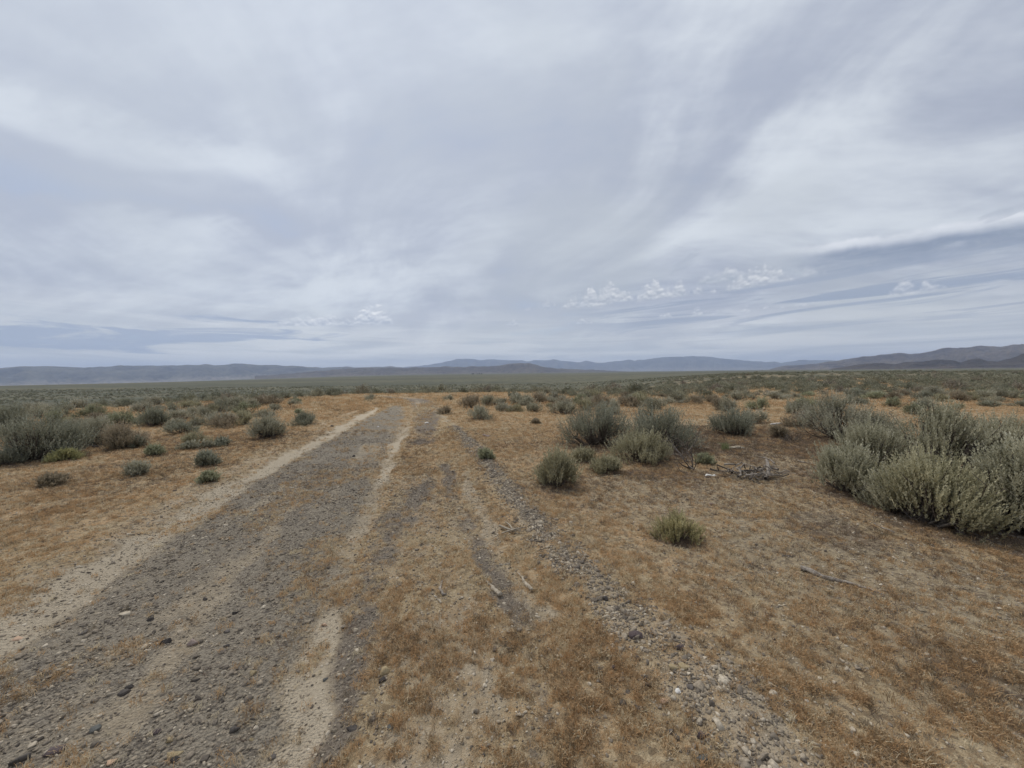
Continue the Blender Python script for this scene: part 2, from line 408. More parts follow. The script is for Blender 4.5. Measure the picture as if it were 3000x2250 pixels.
def leaf_material():
    m, nt, b = new_mat('sage_leaf')
    t = attr(nt, 'tint'); oi = nt.nodes.new('ShaderNodeObjectInfo')
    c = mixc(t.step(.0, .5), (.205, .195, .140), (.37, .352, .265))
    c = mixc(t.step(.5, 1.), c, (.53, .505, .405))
    c = mixc(1.0, c, V(nt, oi.outputs['Color']), 'MULTIPLY')
    nt.links.new(c.k, b.inputs['Base Color']); b.inputs['Roughness'].default_value = .8
    tr = nt.nodes.new('ShaderNodeBsdfTranslucent'); nt.links.new(c.k, tr.inputs[0])
    mx = nt.nodes.new('ShaderNodeMixShader'); mx.inputs[0].default_value = .28
    nt.links.new(b.outputs[0], mx.inputs[1]); nt.links.new(tr.outputs[0], mx.inputs[2])
    nt.links.new(mx.outputs[0], nt.nodes['Material Output'].inputs[0])
    return m
def wood_material(name, dark, light, scale=30.):
    m, nt, b = new_mat(name)
    tcn = nt.nodes.new('ShaderNodeTexCoord'); P = V(nt, tcn.outputs['Object'])
    n = noise(P, scale, 5, .65, .4); n2 = noise(P, scale * 4, 3, .6)
    c = mixc((n * .7 + n2 * .3).step(.34, .66), dark, light)
    nt.links.new(c.k, b.inputs['Base Color'])
    bump(nt, b, n2, .004, .6)
    return m
def stone_material(name, a, b_, scale=40.):
    m, nt, b = new_mat(name)
    tcn = nt.nodes.new('ShaderNodeTexCoord'); P = V(nt, tcn.outputs['Object'])
    n = noise(P, scale, 5, .65); n2 = noise(P, scale * 5, 3, .6)
    c = mixc((n * .65 + n2 * .35).step(.35, .65), a, b_)
    nt.links.new(c.k, b.inputs['Base Color']); b.inputs['Roughness'].default_value = .8
    bump(nt, b, n * .7 + n2 * .3, .006, .6)
    return m
def mountain_material(name, rock, scrub, pale):
    m, nt, b = new_mat(name)
    g = nt.nodes.new('ShaderNodeNewGeometry'); P = V(nt, g.outputs['Position'])
    n = noise(P, .0016, 7, .62); n2 = noise(P, .009, 5, .65); h = attr(nt, 'h')
    c = mixc((n * .6 + n2 * .4).step(.38, .62), rock, scrub)
    c = mixc((n2 * .5 + (1. - h) * .55).step(.62, .86) * .55, c, pale)
    nt.links.new(c.k, b.inputs['Base Color']); b.inputs['Roughness'].default_value = 1
    bump(nt, b, n2 * .6 + n * .4, 90., .8)
    return m

M_ground = ground_material()
M_leaf = leaf_material()
M_bark = wood_material('sage_bark', (.055, .045, .038), (.20, .17, .14))
M_dead = wood_material('weathered_wood', (.13, .105, .085), (.42, .37, .31))
M_pale_wood = wood_material('bleached_wood', (.22, .18, .13), (.52, .45, .35))
M_grass = instanced_mat('dry_grass', [(.24, .19, .125), (.44, .30, .17), (.62, .405, .215), (.67, .50, .305), (.76, .65, .45)], trans=.35)
M_weed = instanced_mat('dry_weed', [(.13, .095, .072), (.20, .145, .108), (.26, .19, .14), (.31, .26, .18)], trans=.1)
M_gravel = instanced_mat('gravel_stone', [(.075, .063, .053), (.135, .113, .090), (.195, .163, .126), (.265, .218, .163), (.34, .28, .205), (.5, .43, .33)], rough=.85, noise_scale=90.)
M_farleaf = instanced_mat('far_sage_leaf', [(.165, .163, .112), (.25, .245, .172), (.30, .292, .21), (.33, .31, .222), (.27, .22, .18)], trans=.25, noise_scale=2.5, grain=.3)

# ------------------------------------------------------------------ ground sheet, fine underfoot and coarser towards the horizon
def axis(lo, hi, step, far, grow=1.065):
    mid = list(np.arange(lo, hi + 1e-6, step)); out = list(mid)
    s, p = step, mid[-1]
    while p < far: s *= grow; p += s; out.append(p)
    return out
xp = axis(0, 7.5, .05, 29000)
xs = np.array([-q for q in xp[:0:-1]] + xp)
yp = axis(1.0, 13., .05, 29000)
s, p, back = .05, 1.0, []
while p > -20000: s *= 1.35; p -= s; back.append(p)
ys = np.array(back[::-1] + yp)
X, Y = np.meshgrid(xs, ys); X, Y = X.ravel(), Y.ravel()
Z = ground_z(X, Y)
nx, ny = len(xs), len(ys)
ii = np.arange(nx * ny).reshape(ny, nx)
quads = np.stack([ii[:-1, :-1], ii[:-1, 1:], ii[1:, 1:], ii[1:, :-1]], -1).reshape(-1, 4)

def masks(x, y):
    near = (y < 60) & (np.abs(x) < 60)
    xx, yy = np.where(near, x, 900.), np.where(near, y, 900.)
    big = fbm(xx * .45, yy * .45, 51, 4); mid = fbm(xx * 1.6, yy * 1.6, 61, 3)
    wob = 1 + yy * .10
    wx_ = (fbm(xx * 1.2, yy * .8, 151, 3) - .5) * .20 * np.minimum(wob, 2.2) + (fbm(xx * 5, yy * 4, 161, 3) - .5) * .16
    wy_ = (fbm(xx * 3, yy * 3, 171, 3) - .5) * .3
    gap = smooth(.36, .58, fbm(xx * 1.7 + 3, yy * 1.0, 181, 3))
    xx, yy = xx + wx_, yy + wy_
    patch = strip(xx, yy, [(-4.2, 19, 1.2), (-3.6, 15, .55), (-3.0, 12, .3)], .6)             # grassed middle strip
    patch2 = strip(xx, yy, [(-2.0, 8.6, .25), (-1.75, 7, .38), (-1.65, 5.6, .28)], .6)
    along = fbm((xx + .28 * yy) * 2.6, yy * .38, 191, 4); streak = smooth(.47, .66, along)
    gravel = strip(xx, yy, GRAVEL, .62) * (1 - .9 * patch) * (1 - .35 * smooth(.55, .75, big) * smooth(2.0, 3.5, yy))
    gravel = np.maximum(gravel, .42 * strip(xx, yy, [(-.9, 1, .7), (-.95, 3, .6), (-1.2, 4.6, .45), (-1.5, 6, .3)], .5))
    silt = np.maximum.reduce([strip(xx, yy, LRUT, .6) * 1.25, strip(xx, yy, RRUT, .6) * (1.15 - .5 * smooth(.6, .4, mid) * smooth(5, 3, yy)),
                              strip(xx, yy, PALE1, .7) * .56, strip(xx, yy, PALE2, .6) * .75, strip(xx, yy, LMARG, .7) * .52])
    silt = np.maximum(silt, .80 * streak * strip(xx, yy, GRAVEL, .6) * smooth(16, 9, yy))
    silt = silt * (1 - .5 * patch) * (.68 + .32 * gap)
    berm = strip(xx, yy, BERM, .75) * (.62 + .55 * smooth(.35, .6, fbm(xx * 3, yy * 2, 201, 3)))
    berm = np.minimum(berm, 1); silt = np.maximum(silt, berm * .62)
    low_gravel = strip(xx, yy, [(.75, 1.0, .75), (.95, 1.7, .45), (.9, 2.2, .25)], .7) * .8
    patch3 = strip(xx, yy, [(-.5, 1.2, .28), (-.55, 1.75, .2), (-.5, 2.0, .1)], .7)
    dark = np.maximum.reduce([low_gravel * .45, strip(xx, yy, WHEEL, .8) * (1 - .8 * patch2) * np.maximum(.55 + .45 * gap, smooth(8, 12, yy)), strip(xx, yy, RUT2, .8) * .8 * (1.1 - .5 * gap), berm * .38])
    soil = np.maximum.reduce([.42 * strip(xx, yy, [(-.2, 1, .9), (-.35, 3, .7), (-.6, 5, .4)], .5),
                              .66 * smooth(.42, .60, fbm(xx * .7 + 9, yy * .7, 71, 3)) * smooth(.8, 1.6, xx) * smooth(7.5, 4, yy),
                              .16 + .36 * smooth(.42, .62, big) * smooth(.2, 1.2, xx)])
    soil = soil * (1 - .8 * strip(xx, yy, GRAVEL, .3)) * smooth(26, 12, yy)
    brown = np.maximum(smooth(.47, .62, fbm(xx * .5 + 4, yy * .5 + 2, 81, 3)) * smooth(1.0, 2.2, xx) * smooth(14, 8, yy), .34 * smooth(.5, .65, big))
    return dict(gravel=gravel, silt=silt, dark=dark, soil=soil, brown=brown, berm=np.maximum(berm, low_gravel * .55), patch=np.maximum(patch, patch3))
mk = masks(X, Y)
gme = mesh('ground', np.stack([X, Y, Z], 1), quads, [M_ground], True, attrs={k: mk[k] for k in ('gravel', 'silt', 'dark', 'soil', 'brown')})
link('ground', gme, kind='structure', label='tan sagebrush steppe ground with a rutted gravel track')

# ------------------------------------------------------------------ far ranges
def range_mesh(name, prof, base_d, depth, seed, mat, label, spur=.5, left=None, right=None, base_py=None, flat_top=0.):
    """a real ridge: crest line at the surveyed bearings and heights, spurs and gullies down its front"""
    pts = sorted(prof); px = np.array([p[0] for p in pts], float); py = np.array([p[1] for p in pts], float)
    n = 420; u = np.linspace(px[0], px[-1], n); v = np.interp(u, px, py)
    v = v + (fbm(u / 22., u * 0, seed, 5, .6) - .5) * 5.0
    A = np.zeros(n); T = np.zeros(n)
    for i in range(n):
        d = ray(u[i], v[i]); A[i] = math.atan2(d.x, d.y); T[i] = d.z / math.hypot(d.x, d.y)
    cd = base_d + depth * .55
    crest = CAM_H + T * cd
    rows = 46; vv = np.linspace(0, 1, rows); verts = []; hs = []
    for j, w in enumerate(vv):
        rr = base_d + depth * w + depth * .10 * (fbm(A * 40, A * 0 + 3.3, seed + 9, 3) - .5)
        x, y = np.sin(A) * rr, np.cos(A) * rr
        bz = base_z(x, y) - 6
        t = w / .55 if w < .55 else (1 - w) / .45
        prof_t = t ** (1.25 - flat_top) if w < .55 else t ** .8
        L = base_d * .035
        sp = fbm(x / L, y / (L * 2.2), seed + 20, 5); sp = 1 - np.abs(sp * 2 - 1)
        k = prof_t + spur * (sp - .62) * np.minimum(1, 4 * t * (1 - t) + .0) * 1.0
        k = np.clip(k, 0, 1.02 if w < .55 else 1.0)
        ends = np.minimum(smooth(0, .03, np.linspace(0, 1, n)), 1)
        verts.append(np.stack([x, y, bz + np.maximum(crest - bz, 5) * k], 1)); hs.append(np.clip(k, 0, 1))
    verts = np.concatenate(verts); hs = np.concatenate(hs)
    ii = np.arange(rows * n).reshape(rows, n)
    q = np.stack([ii[:-1, :-1], ii[:-1, 1:], ii[1:, 1:], ii[1:, :-1]], -1).reshape(-1, 4)
    o = link(name, mesh(name, verts, q, [mat], True, attrs={'h': hs}), kind='structure', label=label)
    return o
c1 = lambda L: [(x / 2.212, 950 + y / 2.212) for x, y in L]
c2 = lambda L: [(1000 + x / 2.212, 950 + y / 2.212) for x, y in L]
c3 = lambda L: [(2000 + x / 2.212, 950 + y / 2.212) for x, y in L]
M_mtA = mountain_material('range_rock', (.065, .055, .050), (.15, .135, .10), (.42, .35, .27))
M_mtB = mountain_material('mesa_rock', (.065, .052, .044), (.135, .112, .082), (.21, .155, .12))
M_mtC = mountain_material('hill_rock', (.060, .048, .044), (.15, .12, .09), (.24, .18, .145))
M_mtD = mountain_material('foothill_rock', (.040, .033, .030), (.085, .068, .052), (.15, .11, .09))
range_mesh('mountain_range', [(-1500, 1095), (-900, 1070), (-400, 1088)] + c1([(0, 282), (90, 277), (170, 270), (300, 272), (430, 275), (590, 280), (700, 272), (830, 266), (1000, 267), (1150, 267), (1210, 260), (1290, 265), (1330, 257), (1390, 267), (1500, 256), (1560, 253), (1690, 262), (1800, 266), (1960, 272), (2080, 281), (2212, 277)]) + c2([(35, 271), (80, 279), (290, 275), (320, 267), (350, 277), (500, 290), (700, 310)]), 13500, 4500, 3, M_mtA, 'long blue mountain range along the left horizon', spur=.75)
range_mesh('mesa', c1([(1650, 335), (1900, 318), (2100, 300), (2212, 290)]) + c2([(60, 283), (350, 280), (640, 278), (670, 272), (720, 277), (900, 272), (1000, 268), (1120, 255), (1200, 251), (1240, 256), (1310, 274), (1400, 286), (1600, 294), (1750, 300), (1900, 309)]), 8600, 2400, 13, M_mtB, 'low brown mesa with a flat top in the middle of the horizon', spur=.45, flat_top=.5)
range_mesh('mountain_range', c2([(300, 296), (430, 274), (560, 262), (650, 250), (740, 225), (860, 226), (890, 230), (990, 226), (1060, 233), (1170, 232), (1200, 240), (1250, 232), (1340, 232), (1370, 226), (1420, 236), (1550, 246), (1590, 237), (1640, 248), (1700, 248), (1800, 236), (1860, 229), (1900, 237), (2000, 224), (2100, 211)]) + c3([(0, 212), (70, 204), (180, 212), (300, 225), (380, 230), (440, 240), (520, 243), (600, 242), (640, 248), (720, 240), (760, 231), (960, 231), (1050, 240), (1300, 260), (1500, 290)]), 24000, 6000, 23, M_mtA, 'far pale blue mountain range behind the mesa', spur=.7)
range_mesh('mountain_range', c3([(560, 292), (640, 272), (900, 250), (1060, 225), (1180, 212), (1250, 205), (1280, 197), (1350, 192), (1400, 185), (1480, 192), (1520, 190), (1560, 184), (1640, 170), (1700, 151), (1780, 152), (1860, 145), (1930, 135), (1990, 142), (2080, 142), (2150, 129), (2212, 127)]) + [(3200, 985), (3500, 1000), (3900, 960), (4500, 990)], 9500, 3600, 33, M_mtC, 'brown mountain range rising along the right horizon', spur=.9)
range_mesh('hills', c3([(950, 292), (1100, 268), (1180, 254), (1300, 252), (1380, 258), (1450, 245), (1560, 240), (1640, 228), (1720, 232), (1800, 245), (1860, 228), (1920, 221), (1980, 238), (2040, 240), (2120, 222), (2212, 190)]) + [(3150, 1030), (3500, 1010), (4200, 1040)], 4900, 1300, 43, M_mtD, 'low dark foothills before the right mountain range', spur=.8)

# ------------------------------------------------------------------ haze: even, pale air round everything
hv = np.array([(sx * 31500, sy, z) for z in (-700, 1020) for sy in (-31500, 31500) for sx in (-1, 1)], float)
hf = np.array([[0, 2, 3, 1], [4, 5, 7, 6], [0, 1, 5, 4], [2, 6, 7, 3], [0, 4, 6, 2], [1, 3, 7, 5]])
hm = bpy.data.materials.new('haze'); hm.use_nodes = True; hn = hm.node_tree; hn.nodes.clear()
ho = hn.nodes.new('ShaderNodeOutputMaterial'); pv = hn.nodes.new('ShaderNodeVolumePrincipled')
pv.inputs['Color'].default_value = (.60, .73, 1.0, 1); pv.inputs['Density'].default_value = 4.2e-5; pv.inputs['Anisotropy'].default_value = .2
hn.links.new(pv.outputs[0], ho.inputs['Volume'])
link('haze', mesh('haze', hv, hf, [hm]), kind='stuff', label='thin pale blue haze in the air')

# ------------------------------------------------------------------ plant and stone builders
def unit(a): return a / np.maximum(np.linalg.norm(a, axis=-1, keepdims=True), 1e-9)
def tube(path, rad, sides=5):
    path = np.asarray(path, float); n = len(path); rad = np.broadcast_to(rad, (n,))
    t = unit(np.gradient(path, axis=0)); ref = np.array([.31, .17, .93]) if abs(t[0, 2]) < .9 else np.array([1., .1, 0])
    a = unit(np.cross(t, ref)); b = np.cross(t, a)
    ang = np.linspace(0, 2 * np.pi, sides, endpoint=False)
    v = path[:, None] + (a[:, None] * np.cos(ang)[None, :, None] + b[:, None] * np.sin(ang)[None, :, None]) * rad[:, None, None]
    i = np.arange(n * sides).reshape(n, sides); j = np.roll(i, -1, 1)
    q = np.stack([i[:-1], j[:-1], j[1:], i[1:]], -1).reshape(-1, 4)
    return v.reshape(-1, 3), q
def merge(parts):
    vs, fs, o = [], [], 0
    for v, f in parts: vs.append(v); fs.append(np.asarray(f) + o); o += len(v)
    return np.concatenate(vs), np.concatenate(fs)

def sage(r, w, h, nclump, shoots, leaves, leaf, shoot=.16, upright=1.0, spread=.075, low=.35, fat=.34, tight=.75):
    """woody stems splaying from the foot, each ending in a clump of upright leafy shoots"""
    th = r.uniform(0, 2 * np.pi, nclump) + np.arange(nclump) * 2.4
    rr = np.sqrt((np.arange(nclump) + r.uniform(.1, .9, nclump)) / nclump) * .5 * w * .86
    lump = 1 + .26 * np.sin(th + r.uniform(0, 6)) + .22 * np.sin(th * 2 + r.uniform(0, 6)) + .16 * np.sin(th * 3 + r.uniform(0, 6))
    rr = rr * lump
    top = h * (1 - .50 * np.clip(rr / (w * .5), 0, 1.2) ** 2.2) * (.86 + .20 * np.sin(th * 1.0 + r.uniform(0, 6)) * np.clip(rr / (w * .5), 0, 1) + r.uniform(-.22, .16, nclump)) - shoot * .8
    cz = np.where(r.random(nclump) < .38, top * r.uniform(low, 1, nclump), top)
    cz = np.maximum(cz, .06 * h)
    C = np.stack([np.cos(th) * rr, np.sin(th) * rr, cz], 1)
    k = nclump * shoots
    ci = np.repeat(np.arange(nclump), shoots)
    off = r.normal(0, 1, (k, 3)) * np.array([spread, spread, spread * .75]) * (w ** .5)
    base = C[ci] + off
    out = np.stack([base[:, 0], base[:, 1], base[:, 0] * 0], 1) / (w * .5)
    d = unit(np.array([0, 0, upright]) + out * .55 + r.normal(0, .13, (k, 3)))
    ln = shoot * r.uniform(.55, 1.3, k) * (.8 + .4 * r.random(nclump))[ci]
    tin_c = r.uniform(.15, .75, nclump)[ci] + r.normal(0, .13, k)
    # leaves
    m = k * leaves; si = np.repeat(np.arange(k), leaves)
    t = np.tile((np.arange(leaves) + .5) / leaves, k) + r.uniform(-.5, .5, m) / leaves
    pos = base[si] + d[si] * (ln[si] * (t * 1.15 - .15))[:, None]
    rad = unit(np.cross(d[si], r.normal(0, 1, (m, 3))))
    ld = unit(d[si] + rad * (tight * (1.1 - .45 * t))[:, None])
    L = leaf * r.uniform(.6, 1.25, m) * (1.05 - .35 * t)
    sd = unit(np.cross(ld, r.normal(0, 1, (m, 3)))) * (L * fat * .5)[:, None]
    p0 = pos; p2 = pos + ld * L[:, None]; pm = pos + ld * (L * .58)[:, None]
    v = np.stack([p0, pm + sd, p2, pm - sd], 1).reshape(-1, 3)
    v[:, 2] = np.maximum(v[:, 2], .004)
    f = np.arange(m * 4).reshape(m, 4)
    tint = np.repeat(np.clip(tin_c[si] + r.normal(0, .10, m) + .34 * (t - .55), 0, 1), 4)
    # stems
    tubes = []
    for i in range(nclump):
        b0 = np.array([r.normal(0, .035), r.normal(0, .035), -.03]) * max(w, .3)
        e = C[i]; c = b0 * .5 + e * np.array([.55, .55, .30]) + r.normal(0, .03, 3) * w
        s_ = np.linspace(0, 1, 7)[:, None]
        p = (1 - s_) ** 2 * b0 + 2 * s_ * (1 - s_) * c + s_ ** 2 * e
        p[1:-1] += r.normal(0, .012, (5, 3)) * w
        r0 = .020 * h * r.uniform(.6, 1.5)
        tubes.append(tube(p, np.linspace(r0, r0 * .25, 7), 4))
        for _ in range(3):
            q0 = p[r.integers(3, 6)]; q1 = e + r.normal(0, spread * 1.2, 3) * (w ** .5)
            tubes.append(tube(np.stack([q0, (q0 + q1) / 2 + r.normal(0, .015, 3) * w, q1]), np.array([r0 * .4, r0 * .3, r0 * .12]), 3))
    for _ in range(max(2, nclump // 9)):                      # bare dead twigs sticking out
        a_ = r.uniform(0, 6.28); L_ = h * r.uniform(.5, 1.0); d_ = unit(np.array([np.cos(a_) * w, np.sin(a_) * w, h * r.uniform(.5, 1.6)]))
        q = d_ * np.linspace(.1, 1, 5)[:, None] * L_ + r.normal(0, .02, (5, 3)) * w; q[:, 2] = np.maximum(q[:, 2], .01)
        tubes.append(tube(q, np.linspace(.011, .003, 5) * h, 3))
        tubes.append(tube(np.stack([q[3], q[3] + (d_ + r.normal(0, .5, 3)) * L_ * .2, q[3] + (d_ + r.normal(0, .5, 3)) * L_ * .34]), np.array([.005, .004, .002]) * h, 3))
    bv, bf = merge(tubes); bv[:, 2] = np.maximum(bv[:, 2], -.05)
    return v, f, tint, bv, bf
def joined_shrub_mesh(name, r, *a, **k):
    v, f, t, bv, bf = sage(r, *a, **k)
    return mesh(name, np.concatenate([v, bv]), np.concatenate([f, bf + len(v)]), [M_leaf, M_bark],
                mat_idx=np.r_[np.zeros(len(f)), np.ones(len(bf))], attrs={'tint': np.r_[t, np.full(len(bv), .5)]})
def split_shrub_mesh(name, r, *a, **k):
    v, f, t, bv, bf = sage(r, *a, **k)
    return mesh(name + '_foliage', v, f, [M_leaf], attrs={'tint': t}), mesh(name + '_branches', bv, bf, [M_bark])

def twigs(r, n, h, w, rad, gens=2, bend=.3, up=.9):
    """bare branching twigs from one foot"""
    out = []
    def grow(p, d, L, rd, g):
        k = 5; pts = [p]
        for _ in range(k - 1):
            d = unit(d + r.normal(0, bend * .4, 3)); p = p + d * L / (k - 1); pts.append(p)
        pts = np.array(pts); pts[:, 2] = np.maximum(pts[:, 2], rd)
        out.append(tube(pts, np.linspace(rd, rd * .35, k), 4 if rd > .004 else 3))
        if g > 0:
            for _ in range(r.integers(2, 5)):
                q = pts[r.integers(2, k)]
                grow(q, unit(d + r.normal(0, .55, 3) + np.array([0, 0, .15])), L * r.uniform(.4, .75), rd * .5, g - 1)
    for i in range(n):
        a = r.uniform(0, 2 * np.pi); s_ = r.uniform(.1, 1)
        grow(np.array([r.normal(0, .04) * w, r.normal(0, .04) * w, -.01]), unit(np.array([np.cos(a) * s_ * w, np.sin(a) * s_ * w, up * h])), h * r.uniform(.55, .9), rad * r.uniform(.6, 1.2), gens)
    return merge(out)

def rock(r, sx, sy, sz, facets=9, low=False):
    """an angular stone: the hull of a few random corners in a rounded box"""
    import bmesh
    n = 9 if low else 15
    p = unit(r.normal(0, 1, (n, 3))); p = p / np.maximum(np.abs(p).max(1, keepdims=True), .72) * r.uniform(.82, 1.0, (n, 1))
    b = bmesh.new()
    for q in p * np.array([sx, sy, sz]): b.verts.new(q)
    bmesh.ops.convex_hull(b, input=b.verts[:])
    for v in [v for v in b.verts if not v.link_faces]: b.verts.remove(v)
    if not low: bmesh.ops.bevel(b, geom=b.edges[:], offset=.10 * min(sx, sy, sz), segments=1, affect='EDGES', clamp_overlap=True)
    bmesh.ops.triangulate(b, faces=b.faces[:]); b.verts.index_update()
    v = np.array([q.co for q in b.verts]); f = np.array([[q.index for q in t.verts] for t in b.faces]); b.free()
    return v, f

# ------------------------------------------------------------------ scatter (stuff nobody could count): geometry-node instances of a few small meshes
def scatter(name, label, pts, scl, tint, sources, tilt=.15, flat=None):
    n = len(pts); me = bpy.data.meshes.new(name); me.vertices.add(n); me.vertices.foreach_set('co', np.asarray(pts, np.float32).ravel())
    rot = np.stack([rng.normal(0, tilt, n), rng.normal(0, tilt, n), rng.uniform(0, 2 * np.pi, n)], 1)
    for k, a, t in (('rot', rot, 'FLOAT_VECTOR'), ('scl', scl, 'FLOAT_VECTOR')):
        at_ = me.attributes.new(k, t, 'POINT'); at_.data.foreach_set('vector', np.asarray(a, np.float32).ravel())
    at_ = me.attributes.new('tint', 'FLOAT', 'POINT'); at_.data.foreach_set('value', np.asarray(tint, np.float32))
    at_ = me.attributes.new('pick', 'INT', 'POINT'); at_.data.foreach_set('value', rng.integers(0, len(sources), n).astype(np.int32))
    o = link(name, me, kind='stuff', label=label)
    c = bpy.data.collections.new(name + '_sources')
    for i, sme in enumerate(sources): c.objects.link(bpy.data.objects.new('%s_piece_%02d' % (name, i), sme))
    g = bpy.data.node_groups.new(name, 'GeometryNodeTree')
    g.interface.new_socket('Geometry', in_out='INPUT', socket_type='NodeSocketGeometry')
    g.interface.new_socket('Geometry', in_out='OUTPUT', socket_type='NodeSocketGeometry')
    N = g.nodes.new; gi, go = N('NodeGroupInput'), N('NodeGroupOutput')
    ci = N('GeometryNodeCollectionInfo'); ci.inputs['Collection'].default_value = c
    ci.inputs['Separate Children'].default_value = True; ci.inputs['Reset Children'].default_value = True
    ip = N('GeometryNodeInstanceOnPoints'); ip.inputs['Pick Instance'].default_value = True
    def na(k, t):
        q = N('GeometryNodeInputNamedAttribute'); q.data_type = t; q.inputs[0].default_value = k; return q.outputs['Attribute']
    L = g.links.new
    L(gi.outputs[0], ip.inputs['Points']); L(ci.outputs[0], ip.inputs['Instance'])
    L(na('pick', 'INT'), ip.inputs['Instance Index']); L(na('scl', 'FLOAT_VECTOR'), ip.inputs['Scale'])
    e = N('FunctionNodeEulerToRotation'); L(na('rot', 'FLOAT_VECTOR'), e.inputs[0]); L(e.outputs[0], ip.inputs['Rotation'])
    L(ip.outputs[0], go.inputs[0])
    md = o.modifiers.new('scatter', 'NODES'); md.node_group = g
    return o
def field(n, y0, y1, margin=1.42, pad=1.3, power=1.0):
    """points on the land in the wedge in front of the viewpoint"""
    t = rng.random(n); y = (y0 ** 2 + t * (y1 ** 2 - y0 ** 2)) ** .5 if power == 1 else y0 * (y1 / y0) ** t
    x = rng.uniform(-1, 1, n) * (y * margin + pad)
    return x, y

# grass tufts
def tuft(r, blades, h, w, width):
    vs, fs = [], []
    for i in range(blades):
        a = r.uniform(0, 6.28); b = np.array([np.cos(a), np.sin(a), 0]); p = np.array([r.normal(0, w * .3), r.normal(0, w * .3), -.004])
        hh = h * r.uniform(.45, 1.1); lean = r.uniform(.1, .9) * hh
        m = p + b * lean * .35 + np.array([0, 0, hh * .6]); e = p + b * lean + np.array([0, 0, hh * r.uniform(.75, 1.0)])
        c = unit(np.cross(b, [0, 0, 1.]) + r.normal(0, .4, 3)) * width
        k = len(vs); vs += [p - c * .5, p + c * .5, m + c * .5, m - c * .5, e + b * width, e - b * .002]
        fs += [[k, k + 1, k + 2, k + 3], [k + 3, k + 2, k + 4, k + 5]]
    return np.array(vs), np.array(fs)
tuft_src = [mesh('dry_grass_tuft', *tuft(np.random.default_rng(100 + i), 16, .044, .05, .0026), [M_grass]) for i in range(7)]
tuft_far = [mesh('dry_grass_clump', *tuft(np.random.default_rng(120 + i), 16, .09, .22, .011), [M_grass]) for i in range(5)]
def weed(r):
    v, f = twigs(r, 5, .07, .06, .0016, 1, .5, .7); return v, f
weed_src = [mesh('dry_weed_piece', *weed(np.random.default_rng(140 + i)), [M_weed]) for i in range(6)]

def grass_prob(x, y):
    k = masks(x, y)
    p = 1 - np.clip(np.maximum.reduce([k['gravel'] * 1.05, k['silt'] * 1.1, k['dark'] * 1.0, k['berm'] * 1.1]), 0, 1)
    p = np.maximum(p, .75 * k['patch'])
    clump = fbm(x * 2.2, y * 2.2, 91, 3); c2_ = fbm(x * 15, y * 15, 95, 2); far_ = smooth(4, 14, y)
    return np.clip(p ** 1.6 * np.maximum(smooth(.42, .60, clump * .4 + c2_ * .6), .8 * far_) * (1 - .72 * smooth(.35, .6, k['soil'])) + .015 + .30 * smooth(.54, .68, clump) * (k['gravel'] > .15) * (k['dark'] < .5), 0, 1), k, clump
def tint_field(x, y, k):
    t = .47 + (fbm(x * .55, y * .55, 101, 3) - .5) * .55 + (fbm(x * 3, y * 3, 105, 2) - .5) * .5 + rng.normal(0, .30, len(x)) + .10 - .22 * k['brown']
    return np.clip(t, 0, 1)
for nm, lab, n, y0, y1, src, s0, s1 in (('dry_grass', 'short dry orange grass along the track and fields', 520000, .95, 24, tuft_src, .25, 1.12),
                                         ('dry_grass', 'dry tan grass between the distant sagebrush', 70000, 15, 70, tuft_far, .8, 1.9)):
    x, y = field(n, y0, y1, 1.62, 2.8, power=0)
    p, k, _ = grass_prob(x, y)
    if y0 > 5: p = p * smooth(15, 24, y)
    ok = rng.random(n) < p
    x, y = x[ok], y[ok]; k = {q: a[ok] for q, a in k.items()}
    s_ = rng.uniform(s0, s1, len(x)) * (1 + (.10 * np.maximum(y - 4, 0) if y0 < 5 else 0)); sz = s_ * rng.uniform(.6, 1.25, len(x)) / (1 + (.03 * y if y0 < 5 else 0))
    scatter(nm, lab, np.stack([x, y, ground_z(x, y)], 1), np.stack([s_, s_, sz], 1), tint_field(x, y, k), src, .12)
x, y = field(130000, 1.0, 11, 1.5, 2.2)
k = masks(x, y); ok = rng.random(len(x)) < np.clip((.16 + .75 * k['brown'] + .12 * k['soil']) * (1 - k['gravel']) * (1 - k['silt']) * (1 - k['berm']) + .02, 0, 1)
x, y = x[ok], y[ok]; s_ = rng.uniform(.3, 1.1, len(x)) * (1 + .04 * y)
scatter('dry_weed', 'dead brown weed stems lying low in the grass', np.stack([x, y, ground_z(x, y)], 1), np.stack([s_, s_, s_ * .6], 1), np.clip(rng.normal(.42, .30, len(x)), 0, 1), weed_src, .35)

# gravel
grav_src = []
for i in range(8):
    r = np.random.default_rng(200 + i); v, f = rock(r, 1, r.uniform(.6, .95), r.uniform(.38, .7), 7, low=i % 2 == 0)
    grav_src.append(mesh('gravel_piece', v, f, [M_gravel]))
def gravel_set(name, label, n, y0, y1, fn, med, sig, smin, smax, tshift=0.):
    x, y = field(n, y0, y1); k = masks(x, y)
    ok = rng.random(n) < fn(k, x, y); x, y = x[ok], y[ok]
    s_ = np.clip(np.exp(rng.normal(math.log(med), sig, len(x))), smin, smax)
    z = ground_z(x, y) + s_ * .12
    t = np.clip(rng.beta(2.0, 2.6, len(x)) * 1.0 + tshift, 0, 1); t = np.where(rng.random(len(x)) < .03, .97, t)
    scatter(name, label, np.stack([x, y, z], 1), np.stack([s_] * 3, 1), t, grav_src, .35)
gravel_set('gravel', 'fine grey gravel covering the track', 230000, 1.0, 7, lambda k, x, y: np.clip((.62 * k['gravel'] + .75 * k['dark']) * (1 - .9 * k['silt']) + .10 * k['silt'] + .05, 0, 1), .0050, .55, .002, .024, .10)
